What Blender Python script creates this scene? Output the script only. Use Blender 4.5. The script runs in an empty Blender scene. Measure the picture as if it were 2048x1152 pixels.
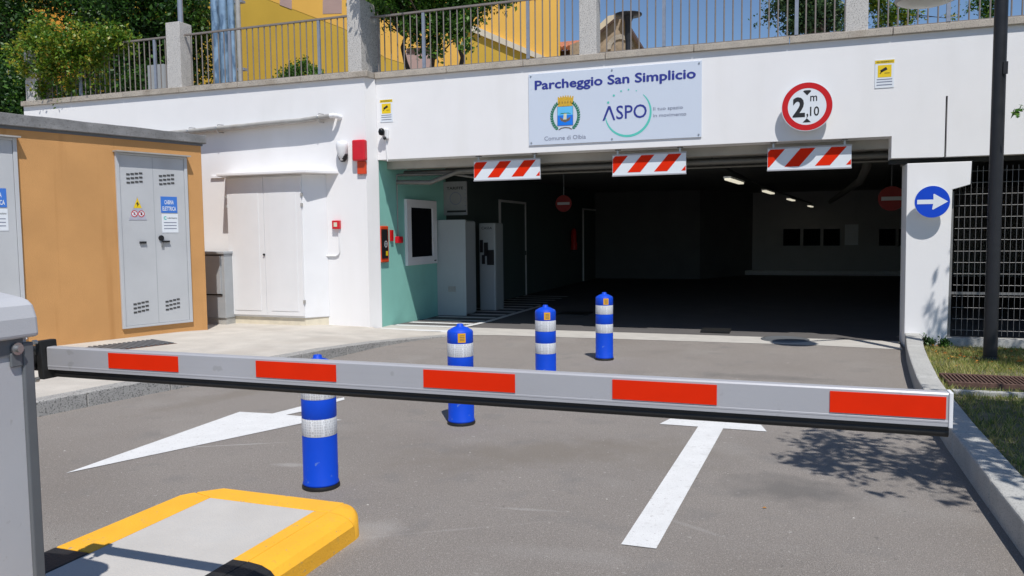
import bpy, math, random
import numpy as np
from mathutils import Vector, Matrix
random.seed(7)
S = bpy.context.scene
COL = S.collection
R = math.radians

# ------------------------------------------------------------------ camera
CAM = np.array([0.0, 0.0, 1.42])
RT = np.array([0.94279099, 0.33321326, -0.01068091])
UP = np.array([-0.01328771, 0.06956994, 0.99748858])
FW = np.array([-0.33311949, 0.94028131, -0.07001755])
FP = 1572.25
cd = bpy.data.cameras.new("camera")
cam = bpy.data.objects.new("camera", cd)
COL.objects.link(cam)
cd.sensor_width = 36.0
cd.lens = 36.0 * FP / 2048.0
cd.clip_start = 0.05
cd.clip_end = 900.0
m = Matrix.Identity(4)
for i in range(3):
    m[i][0] = RT[i]; m[i][1] = UP[i]; m[i][2] = -FW[i]; m[i][3] = CAM[i]
cam.matrix_world = m
S.camera = cam

# ------------------------------------------------------------------ light
SUNDIR = Vector((-0.315, 0.50, -1.0)).normalized()
W = bpy.data.worlds.new("World"); S.world = W; W.use_nodes = True
wn = W.node_tree; bg = wn.nodes["Background"]
sky = wn.nodes.new("ShaderNodeTexSky"); sky.sky_type = 'NISHITA'; sky.sun_disc = False
sky.sun_elevation = math.asin(-SUNDIR.z)
sky.sun_rotation = math.atan2(-SUNDIR.x, -SUNDIR.y)
sky.altitude = 20; sky.air_density = 0.9; sky.dust_density = 0.1; sky.ozone_density = 5.0
wn.links.new(sky.outputs[0], bg.inputs[0]); bg.inputs[1].default_value = 0.105
sl = bpy.data.lights.new("sun", 'SUN'); sl.energy = 4.45; sl.angle = R(0.53); sl.color = (1.0, 0.97, 0.93)
so = bpy.data.objects.new("sun", sl); COL.objects.link(so)
so.rotation_euler = SUNDIR.to_track_quat('-Z', 'Y').to_euler()
so.location = (6, -8, 20)
S.view_settings.view_transform = 'Standard'; S.view_settings.look = 'None'
S.view_settings.gamma = 1.0; S.view_settings.exposure = 0.0
S.view_settings.use_curve_mapping = False
S.render.engine = 'CYCLES'

# ------------------------------------------------------------------ photo pixel -> place
def ray(x, y): return FW + (x - 1024) / FP * RT - (y - 576) / FP * UP
def aY(x, y, Y): d = ray(x, y); return CAM + d * (Y / d[1])
def aX(x, y, X): d = ray(x, y); return CAM + d * (X / d[0])
def aZ(x, y, Z): d = ray(x, y); return CAM + d * ((Z - 1.42) / d[2])
def aP(x, y, P, n):
    d = ray(x, y); return CAM + d * (np.dot(np.asarray(P) - CAM, n) / np.dot(d, n))

# ------------------------------------------------------------------ materials
MAT = {}
def mat(name, col, rough=0.6, var=0.06, scale=6.0, bump=0.0, bscale=60.0, metal=0.0, spec=0.5,
        speck=None, stain=None, coat=0.0):
    """procedural: base colour with two noise scales of variation, optional specks, optional streak stains"""
    if name in MAT: return MAT[name]
    mt = bpy.data.materials.new(name); mt.use_nodes = True
    n = mt.node_tree.nodes; l = mt.node_tree.links
    b = n["Principled BSDF"]
    b.inputs["Roughness"].default_value = rough; b.inputs["Metallic"].default_value = metal
    b.inputs["Specular IOR Level"].default_value = spec
    b.inputs["Coat Weight"].default_value = coat
    tc = n.new("ShaderNodeTexCoord")
    def noise(s, d=4.0, vec=None):
        t = n.new("ShaderNodeTexNoise"); t.inputs["Scale"].default_value = s; t.inputs["Detail"].default_value = d
        l.new(vec or tc.outputs["Object"], t.inputs["Vector"]); return t
    def ramp(fac, p0, p1, c0=(0, 0, 0, 1), c1=(1, 1, 1, 1)):
        r = n.new("ShaderNodeValToRGB"); r.color_ramp.elements[0].position = p0; r.color_ramp.elements[1].position = p1
        r.color_ramp.elements[0].color = c0; r.color_ramp.elements[1].color = c1
        l.new(fac, r.inputs[0]); return r
    def mix(fac, a, bb, mode='MIX'):
        x = n.new("ShaderNodeMix"); x.data_type = 'RGBA'; x.blend_type = mode
        if isinstance(fac, float): x.inputs[0].default_value = fac
        else: l.new(fac, x.inputs[0])
        for k, v in ((6, a), (7, bb)):
            if isinstance(v, tuple): x.inputs[k].default_value = v
            else: l.new(v, x.inputs[k])
        return x.outputs[2]
    c = (*col, 1)
    dk = tuple(max(0, v * (1 - var * 2.2)) for v in col) + (1,)
    lt = tuple(min(1, v * (1 + var * 1.6)) for v in col) + (1,)
    n1 = noise(scale, 5)
    cc = ramp(n1.outputs[0], 0.3, 0.7, dk, lt).outputs[0]
    n2 = noise(scale * 0.17 + 0.2, 3)
    cc = mix(ramp(n2.outputs[0], 0.35, 0.65).outputs[0], cc, mix(0.5, cc, c), 'MIX')
    if speck:
        for (sc, lo, hi, sc_col, amt) in speck:
            nn = noise(sc, 2)
            f = ramp(nn.outputs[0], lo, hi)
            mm = n.new("ShaderNodeMath"); mm.operation = 'MULTIPLY'; mm.inputs[1].default_value = amt
            l.new(f.outputs[0], mm.inputs[0])
            cc = mix(mm.outputs[0], cc, (*sc_col, 1))
    if stain:
        (svec, ssc, lo, hi, scol, amt) = stain
        mp = n.new("ShaderNodeMapping"); mp.inputs["Scale"].default_value = svec
        l.new(tc.outputs["Object"], mp.inputs[0])
        nn = noise(ssc, 4, mp.outputs[0]); f = ramp(nn.outputs[0], lo, hi)
        mm = n.new("ShaderNodeMath"); mm.operation = 'MULTIPLY'; mm.inputs[1].default_value = amt
        l.new(f.outputs[0], mm.inputs[0])
        cc = mix(mm.outputs[0], cc, (*scol, 1))
    l.new(cc, b.inputs["Base Color"])
    rr = n.new("ShaderNodeMapRange"); rr.inputs[3].default_value = max(0.02, rough - 0.08); rr.inputs[4].default_value = min(1, rough + 0.1)
    l.new(n1.outputs[0], rr.inputs[0]); l.new(rr.outputs[0], b.inputs["Roughness"])
    if bump > 0:
        nb = noise(bscale, 3); bp = n.new("ShaderNodeBump"); bp.inputs["Strength"].default_value = bump
        bp.inputs["Distance"].default_value = 0.01
        l.new(nb.outputs[0], bp.inputs["Height"]); l.new(bp.outputs[0], b.inputs["Normal"])
    MAT[name] = mt
    return mt

WHITE = mat("white_render", (0.815, 0.805, 0.80), 0.85, 0.010, 2.5, 0.07, 70, spec=0.2,
            stain=((1.0, 1.0, 0.15), 3.0, 0.52, 0.85, (0.66, 0.645, 0.61), 0.28))
WHITE_P = mat("white_paint_metal", (0.76, 0.76, 0.765), 0.45, 0.015, 3, 0.03, 30, spec=0.35,
              stain=((1, 1, 0.6), 2.0, 0.6, 0.85, (0.60, 0.57, 0.48), 0.3))
CREAM = mat("cream_plinth", (0.66, 0.60, 0.47), 0.7, 0.06, 9, 0.1, 60)
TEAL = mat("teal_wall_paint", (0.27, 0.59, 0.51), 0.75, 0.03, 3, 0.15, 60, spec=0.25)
GRANITE = mat("granite", (0.54, 0.52, 0.49), 0.75, 0.05, 12, 0.35, 160,
              speck=[(85, 0.55, 0.62, (0.10, 0.09, 0.09), 0.75), (70, 0.60, 0.66, (0.60, 0.55, 0.48), 0.6)])
GRANITE_C = mat("granite_coping", (0.45, 0.40, 0.335), 0.8, 0.08, 7, 0.35, 160,
                speck=[(85, 0.56, 0.64, (0.13, 0.11, 0.10), 0.7), (3.0, 0.55, 0.75, (0.22, 0.17, 0.11), 0.5)])
GRANITE_K = mat("granite_kerb", (0.36, 0.35, 0.33), 0.85, 0.06, 10, 0.5, 120,
                speck=[(75, 0.54, 0.62, (0.07, 0.07, 0.07), 0.7), (60, 0.6, 0.67, (0.48, 0.46, 0.43), 0.6)])
CONC = mat("pavement_concrete", (0.52, 0.485, 0.43), 0.9, 0.07, 3.5, 0.35, 90,
           speck=[(130, 0.56, 0.66, (0.32, 0.29, 0.26), 0.45), (1.1, 0.5, 0.7, (0.40, 0.36, 0.31), 0.55)])
CONC_K = mat("kerb_concrete", (0.44, 0.435, 0.41), 0.9, 0.06, 6, 0.4, 110,
             speck=[(120, 0.56, 0.64, (0.14, 0.14, 0.13), 0.55)])
CONC_I = mat("island_concrete", (0.50, 0.475, 0.44), 0.9, 0.03, 5, 0.3, 120,
             speck=[(160, 0.57, 0.66, (0.42, 0.415, 0.41), 0.5), (4.0, 0.57, 0.7, (0.47, 0.46, 0.44), 0.35)])
STRIP = mat("threshold_concrete", (0.50, 0.475, 0.43), 0.9, 0.05, 5, 0.3, 90,
            speck=[(110, 0.57, 0.66, (0.40, 0.37, 0.34), 0.4)])
ASPH = mat("asphalt", (0.335, 0.300, 0.268), 0.93, 0.04, 1.6, 1.0, 230, spec=0.2,
           speck=[(300, 0.48, 0.60, (0.13, 0.118, 0.11), 0.75), (240, 0.55, 0.64, (0.56, 0.52, 0.48), 0.65),
                  (0.55, 0.50, 0.72, (0.25, 0.22, 0.192), 0.7), (1.3, 0.58, 0.78, (0.385, 0.362, 0.335), 0.5),
                  (3.1, 0.58, 0.74, (0.235, 0.222, 0.21), 0.6), (34, 0.67, 0.72, (0.55, 0.52, 0.48), 0.5),
                  (22, 0.69, 0.74, (0.14, 0.13, 0.12), 0.5), (120, 0.50, 0.62, (0.20, 0.18, 0.16), 0.42), (95, 0.57, 0.66, (0.50, 0.455, 0.41), 0.38)])
def patches(mt, items):
    """worn or oily spots with a place of their own in the surface"""
    n = mt.node_tree.nodes; l = mt.node_tree.links; b = n["Principled BSDF"]
    src = b.inputs["Base Color"].links[0].from_socket
    tc = n.new("ShaderNodeTexCoord"); nz = n.new("ShaderNodeTexNoise"); nz.inputs["Scale"].default_value = 5; nz.inputs["Detail"].default_value = 6
    l.new(tc.outputs["Object"], nz.inputs["Vector"])
    for (x, y, rx, ry, rot, col, amt) in items:
        mp = n.new("ShaderNodeMapping"); mp.vector_type = 'TEXTURE'
        mp.inputs["Location"].default_value = (x, y, 0); mp.inputs["Scale"].default_value = (rx, ry, 1); mp.inputs["Rotation"].default_value = (0, 0, rot)
        l.new(tc.outputs["Object"], mp.inputs[0])
        ln = n.new("ShaderNodeVectorMath"); ln.operation = 'LENGTH'; l.new(mp.outputs[0], ln.inputs[0])
        ad = n.new("ShaderNodeMath"); ad.operation = 'MULTIPLY_ADD'; ad.inputs[1].default_value = 1.6; l.new(nz.outputs[0], ad.inputs[0]); l.new(ln.outputs["Value"], ad.inputs[2])
        mr = n.new("ShaderNodeMapRange"); mr.inputs[1].default_value = 1.1; mr.inputs[2].default_value = 1.8; mr.inputs[3].default_value = amt; mr.inputs[4].default_value = 0
        l.new(ad.outputs[0], mr.inputs[0])
        mx = n.new("ShaderNodeMix"); mx.data_type = 'RGBA'; l.new(mr.outputs[0], mx.inputs[0]); l.new(src, mx.inputs[6]); mx.inputs[7].default_value = (*col, 1)
        src = mx.outputs[2]
    l.new(src, b.inputs["Base Color"])
DKS = (0.17, 0.16, 0.15); BRN = (0.235, 0.205, 0.17); PAL = (0.50, 0.475, 0.45)
patches(ASPH, [(0.02, 4.47, 0.42, 0.30, 0, DKS, 0.7), (-1.55, 4.75, 0.9, 0.35, 0.5, BRN, 0.6), (-0.4, 3.75, 0.35, 0.02, -0.5, PAL, 0.22),
               (-1.25, 3.75, 0.22, 0.02, 0.15, PAL, 0.3), (-1.55, 3.35, 0.6, 0.012, 0.55, PAL, 0.22), (-0.9, 3.25, 0.5, 0.10, 0.1, PAL, 0.12), (-3.4, 7.3, 0.8, 0.25, 0.3, DKS, 0.5),
               (-2.9, 4.05, 0.14, 0.05, 0.2, PAL, 0.45), (-0.2, 7.9, 0.9, 0.18, 0.0, DKS, 0.45), (0.35, 6.9, 0.6, 0.3, 0.4, BRN, 0.4), (-1.9, 3.2, 0.25, 0.2, 0.8, PAL, 0.35),
               (-4.6, 6.0, 1.4, 0.2, 1.3, BRN, 0.5), (-3.6, 4.3, 0.7, 0.015, 0.5, PAL, 0.6), (-0.75, 5.0, 0.5, 0.5, 0, BRN, 0.35)])
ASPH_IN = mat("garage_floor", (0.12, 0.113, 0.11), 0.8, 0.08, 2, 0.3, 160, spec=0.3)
ROADPAINT = mat("road_paint_white", (0.70, 0.70, 0.69), 0.8, 0.03, 8, 0.4, 200,
                speck=[(240, 0.56, 0.64, (0.42, 0.41, 0.39), 0.35), (45, 0.64, 0.72, (0.34, 0.32, 0.30), 0.5), (120, 0.61, 0.68, (0.40, 0.38, 0.36), 0.3),
                       (9, 0.62, 0.76, (0.47, 0.455, 0.43), 0.4)])
YELLOWP = mat("yellow_kerb_paint", (0.86, 0.43, 0.025), 0.6, 0.03, 7, 0.25, 110,
              speck=[(60, 0.64, 0.70, (0.6, 0.33, 0.05), 0.5), (14, 0.62, 0.76, (0.62, 0.36, 0.06), 0.6), (28, 0.70, 0.73, (0.3, 0.27, 0.22), 0.7)])
BLACKP = mat("black_kerb_paint", (0.013, 0.013, 0.014), 0.6, 0.1, 9, 0.3, 110)
BLUEPL = mat("blue_plastic", (0.003, 0.060, 0.55), 0.5, 0.04, 5, 0.05, 40, spec=0.25,
             speck=[(26, 0.69, 0.74, (0.12, 0.20, 0.46), 0.6), (7, 0.62, 0.8, (0.03, 0.09, 0.46), 0.4)])
RUBBER = mat("black_rubber", (0.012, 0.012, 0.012), 0.55, 0.1, 20, 0.1, 60)
REFLW = None
ALU = mat("aluminium_paint", (0.42, 0.42, 0.44), 0.42, 0.025, 3, 0.02, 90, metal=0.1, spec=0.4, speck=[(22, 0.68, 0.73, (0.30, 0.30, 0.30), 0.5)],
          stain=((0.25, 1, 6), 6.0, 0.55, 0.8, (0.34, 0.34, 0.35), 0.4))
HOUS = mat("grey_housing_paint", (0.50, 0.505, 0.525), 0.45, 0.02, 4, 0.06, 180, spec=0.4, speck=[(30, 0.68, 0.73, (0.36, 0.36, 0.36), 0.5)],
           stain=((1, 1, 0.2), 5.0, 0.5, 0.8, (0.40, 0.40, 0.40), 0.35))
HOUSD = mat("dark_grey_edge", (0.13, 0.14, 0.15), 0.5, 0.05, 8)
STEEL = mat("zinc_steel", (0.45, 0.45, 0.45), 0.35, 0.06, 30, metal=0.9)
REDF = mat("red_reflective_film", (0.74, 0.022, 0.0), 0.6, 0.03, 12, spec=0.15)
REDM = mat("red_sign_paint", (0.56, 0.008, 0.010), 0.4, 0.02, 12, spec=0.4)
REDP = mat("red_plastic", (0.60, 0.01, 0.02), 0.3, 0.03, 12, spec=0.5)
ORANGE = mat("orange_red_box", (0.66, 0.06, 0.012), 0.5, 0.03, 12)
SIGNW = mat("sign_white", (0.74, 0.78, 0.82), 0.4, 0.01, 5, spec=0.4)
BANNER = mat("banner_white", (0.60, 0.66, 0.755), 0.5, 0.01, 1.2, spec=0.3)
INK = mat("navy_ink", (0.022, 0.033, 0.26), 0.5, 0.02, 10)
INKG = mat("grey_ink", (0.20, 0.22, 0.30), 0.5, 0.02, 10)
BLACK = mat("black_print", (0.012, 0.012, 0.014), 0.5, 0.03, 10)
MINT = mat("mint_print", (0.10, 0.56, 0.47), 0.5, 0.02, 10)
GOLD = mat("gold_print", (0.66, 0.40, 0.03), 0.5, 0.12, 60)
GOLDD = mat("gold_print_dark", (0.36, 0.22, 0.03), 0.5, 0.05, 60)
LAUREL = mat("laurel_green_print", (0.02, 0.19, 0.10), 0.5, 0.15, 60)
SKYB = mat("light_blue_print", (0.12, 0.52, 0.86), 0.5, 0.03, 10)
SEAB = mat("sea_blue_print", (0.0, 0.19, 0.78), 0.5, 0.03, 10)
SAIL = mat("sail_cream_print", (0.66, 0.66, 0.50), 0.5, 0.03, 10)
BROWNI = mat("brown_print", (0.16, 0.12, 0.09), 0.5, 0.05, 30)
YEL = mat("yellow_print", (0.80, 0.56, 0.005), 0.5, 0.02, 10)
YELST = mat("orange_yellow_label", (0.76, 0.38, 0.005), 0.45, 0.05, 40)
BLUES = mat("blue_sign_paint", (0.002, 0.058, 0.56), 0.4, 0.02, 8, spec=0.4)
BLUEC = mat("label_blue", (0.05, 0.19, 0.62), 0.45, 0.03, 20)
OCHRE = mat("ochre_cabin_render", (0.60, 0.32, 0.125), 0.88, 0.05, 1.6, 0.5, 140, spec=0.15,
            speck=[(190, 0.55, 0.66, (0.50, 0.26, 0.10), 0.35)],
            stain=((1, 1, 0.07), 5.0, 0.56, 0.78, (0.40, 0.185, 0.06), 0.7))
SLABM = mat("roof_slab_concrete", (0.225, 0.225, 0.225), 0.9, 0.14, 5, 0.6, 60,
            speck=[(35, 0.55, 0.7, (0.12, 0.12, 0.11), 0.6)])
GRPDOOR = mat("grey_fibreglass_door", (0.50, 0.515, 0.53), 0.55, 0.03, 2.2, 0.06, 60, spec=0.35,
              stain=((1, 1, 0.35), 2.4, 0.55, 0.8, (0.40, 0.40, 0.395), 0.5))
GREYCAB = mat("grey_cabinet", (0.38, 0.40, 0.415), 0.5, 0.04, 4, 0.05, 60)
DARKSLOT = mat("dark_slot", (0.06, 0.06, 0.06), 0.8, 0.05, 10)
RAILM = mat("grey_brown_rail_paint", (0.235, 0.205, 0.185), 0.5, 0.06, 15, spec=0.4, metal=0.1)
RAILM2 = mat("grey_steel_post", (0.28, 0.31, 0.37), 0.45, 0.06, 15, metal=0.3)
LAMPBK = mat("dark_grey_lamp_post", (0.018, 0.019, 0.023), 0.45, 0.08, 12, spec=0.4)
DISH = mat("pale_lamp_dish", (0.62, 0.63, 0.60), 0.4, 0.03, 8)
MESHM = mat("galvanised_wire", (0.25, 0.245, 0.24), 0.45, 0.06, 20, metal=0.5)
VOID = mat("dark_opening", (0.006, 0.007, 0.009), 0.9, 0.02, 3, spec=0.05)
GLASSD = mat("dark_glass", (0.008, 0.010, 0.011), 0.15, 0.02, 3, spec=0.2)
BEIGEP = mat("grey_beige_pipe", (0.37, 0.36, 0.34), 0.5, 0.08, 9, stain=((1, 1, 1), 5, 0.5, 0.7, (0.30, 0.27, 0.22), 0.5))
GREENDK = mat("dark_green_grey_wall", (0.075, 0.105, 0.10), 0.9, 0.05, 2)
GREYMID = mat("shade_grey_wall", (0.13, 0.135, 0.135), 0.9, 0.05, 2)
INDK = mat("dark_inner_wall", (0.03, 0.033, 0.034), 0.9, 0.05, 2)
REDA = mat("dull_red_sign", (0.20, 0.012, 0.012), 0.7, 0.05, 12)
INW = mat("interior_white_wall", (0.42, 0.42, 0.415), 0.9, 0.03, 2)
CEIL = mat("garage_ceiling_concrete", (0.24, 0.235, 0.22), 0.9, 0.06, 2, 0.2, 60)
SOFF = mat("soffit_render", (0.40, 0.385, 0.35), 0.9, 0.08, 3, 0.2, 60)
TUBE = mat("galvanised_tray", (0.15, 0.145, 0.13), 0.5, 0.06, 12, metal=0.3)
RUST = mat("rusty_brown_iron", (0.115, 0.062, 0.045), 0.8, 0.12, 25, 0.4, 90)
YWALL = mat("mustard_facade", (0.58, 0.37, 0.055), 0.85, 0.035, 1.2, 0.2, 40, spec=0.2)
YWALL2 = mat("orange_facade_paint", (0.80, 0.455, 0.095), 0.85, 0.03, 1.2, 0.2, 40, spec=0.2)
PINKP = mat("dusty_pink_panel", (0.44, 0.30, 0.26), 0.85, 0.05, 2, 0.2, 40)
BEIGES = mat("beige_stringer", (0.64, 0.56, 0.43), 0.85, 0.04, 3)
BROWND = mat("dark_brown_opening", (0.07, 0.04, 0.03), 0.8, 0.1, 6)
TILEM = mat("terracotta_tile", (0.45, 0.16, 0.08), 0.8, 0.18, 9, 0.3, 60)
STONE = mat("old_rubble_stone", (0.36, 0.28, 0.20), 0.9, 0.14, 4, 0.6, 30,
            speck=[(9, 0.55, 0.65, (0.22, 0.17, 0.12), 0.6)])
BLUEPIPE = mat("pale_blue_pipe", (0.34, 0.46, 0.56), 0.3, 0.10, 6, metal=0.55, stain=((1, 1, 0.35), 9, 0.48, 0.6, (0.10, 0.16, 0.24), 0.75))
BARK = mat("brown_bark", (0.085, 0.062, 0.045), 0.9, 0.15, 18, 0.7, 60)
TERR = mat("terrace_paving", (0.30, 0.28, 0.25), 0.9, 0.06, 3)
SOIL = mat("lawn_soil", (0.17, 0.15, 0.09), 0.95, 0.15, 6, 0.6, 60,
           speck=[(5, 0.45, 0.6, (0.07, 0.09, 0.02), 0.7)])
PEBBLE = mat("pale_grit", (0.52, 0.49, 0.45), 0.9, 0.1, 20)

def honeycomb():
    mt = bpy.data.materials.new("white_honeycomb_reflective"); mt.use_nodes = True
    n = mt.node_tree.nodes; l = mt.node_tree.links; b = n["Principled BSDF"]
    tc = n.new("ShaderNodeTexCoord"); v = n.new("ShaderNodeTexVoronoi"); v.feature = 'DISTANCE_TO_EDGE'
    v.inputs["Scale"].default_value = 70; v.inputs["Randomness"].default_value = 0.25
    r = n.new("ShaderNodeValToRGB"); r.color_ramp.elements[0].position = 0.02; r.color_ramp.elements[1].position = 0.14
    r.color_ramp.elements[0].color = (0.74, 0.76, 0.78, 1); r.color_ramp.elements[1].color = (0.50, 0.51, 0.53, 1)
    l.new(tc.outputs["Object"], v.inputs["Vector"]); l.new(v.outputs[0], r.inputs[0]); l.new(r.outputs[0], b.inputs["Base Color"])
    b.inputs["Roughness"].default_value = 0.35
    return mt
REFLW = honeycomb()

def leafmat(name, cols, trans=0.3):
    mt = bpy.data.materials.new(name); mt.use_nodes = True
    n = mt.node_tree.nodes; l = mt.node_tree.links; b = n["Principled BSDF"]; out = n["Material Output"]
    g = n.new("ShaderNodeNewGeometry"); tc = n.new("ShaderNodeTexCoord")
    nz = n.new("ShaderNodeTexNoise"); nz.inputs["Scale"].default_value = 2.2
    l.new(tc.outputs["Object"], nz.inputs["Vector"])
    add = n.new("ShaderNodeMath"); add.operation = 'MULTIPLY_ADD'; add.inputs[1].default_value = 0.55
    l.new(g.outputs["Random Per Island"], add.inputs[0])
    m2 = n.new("ShaderNodeMath"); m2.operation = 'MULTIPLY'; m2.inputs[1].default_value = 0.5
    l.new(nz.outputs[0], m2.inputs[0]); l.new(m2.outputs[0], add.inputs[2])
    r = n.new("ShaderNodeValToRGB")
    els = r.color_ramp.elements
    while len(els) < len(cols): els.new(0.5)
    for i, c in enumerate(cols):
        els[i].position = 0.15 + 0.75 * i / (len(cols) - 1); els[i].color = (*c, 1)
    l.new(add.outputs[0], r.inputs[0]); l.new(r.outputs[0], b.inputs["Base Color"])
    b.inputs["Roughness"].default_value = 0.45; b.inputs["Specular IOR Level"].default_value = 0.4
    t = n.new("ShaderNodeBsdfTranslucent"); l.new(r.outputs[0], t.inputs[0])
    mx = n.new("ShaderNodeMixShader"); mx.inputs[0].default_value = trans
    l.new(b.outputs[0], mx.inputs[1]); l.new(t.outputs[0], mx.inputs[2]); l.new(mx.outputs[0], out.inputs[0])
    return mt
LEAF_DARK = leafmat("dark_leaf", [(0.006, 0.020, 0.005), (0.015, 0.05, 0.008), (0.035, 0.10, 0.012), (0.12, 0.26, 0.03)])
LEAF_YEL = leafmat("yellow_green_leaf", [(0.03, 0.085, 0.01), (0.08, 0.19, 0.015), (0.19, 0.28, 0.02), (0.48, 0.34, 0.04)], 0.35)
LEAF_MID = leafmat("mid_green_leaf", [(0.015, 0.045, 0.008), (0.04, 0.11, 0.014), (0.09, 0.22, 0.025), (0.24, 0.36, 0.05)])
LEAF_BLUE = leafmat("blue_green_leaf", [(0.015, 0.04, 0.02), (0.03, 0.075, 0.03), (0.06, 0.12, 0.04), (0.12, 0.17, 0.05)])
GRASSM = leafmat("dry_grass_blade", [(0.07, 0.13, 0.02), (0.17, 0.23, 0.04), (0.40, 0.36, 0.11), (0.58, 0.48, 0.21)], 0.25)
FALLEN = leafmat("fallen_orange_leaf", [(0.30, 0.08, 0.01), (0.55, 0.17, 0.02), (0.50, 0.30, 0.06), (0.16, 0.08, 0.03)], 0.2)

# ------------------------------------------------------------------ mesh helpers
class Fr:
    """local frame: a along the face, b inwards (away from the viewer side), c up"""
    def __init__(s, O, ang):
        s.O = np.array(O, float); s.U = np.array([math.cos(ang), math.sin(ang), 0.0])
        s.I = np.array([-math.sin(ang), math.cos(ang), 0.0]); s.ang = ang
    def p(s, a, b, c): return s.O + s.U * a + s.I * b + np.array([0, 0, c])
    def inv(s, P):
        d = np.asarray(P) - s.O; return np.array([d @ s.U, d @ s.I, d[2]])
WORLD = Fr((0, 0, 0), 0.0)

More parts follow.
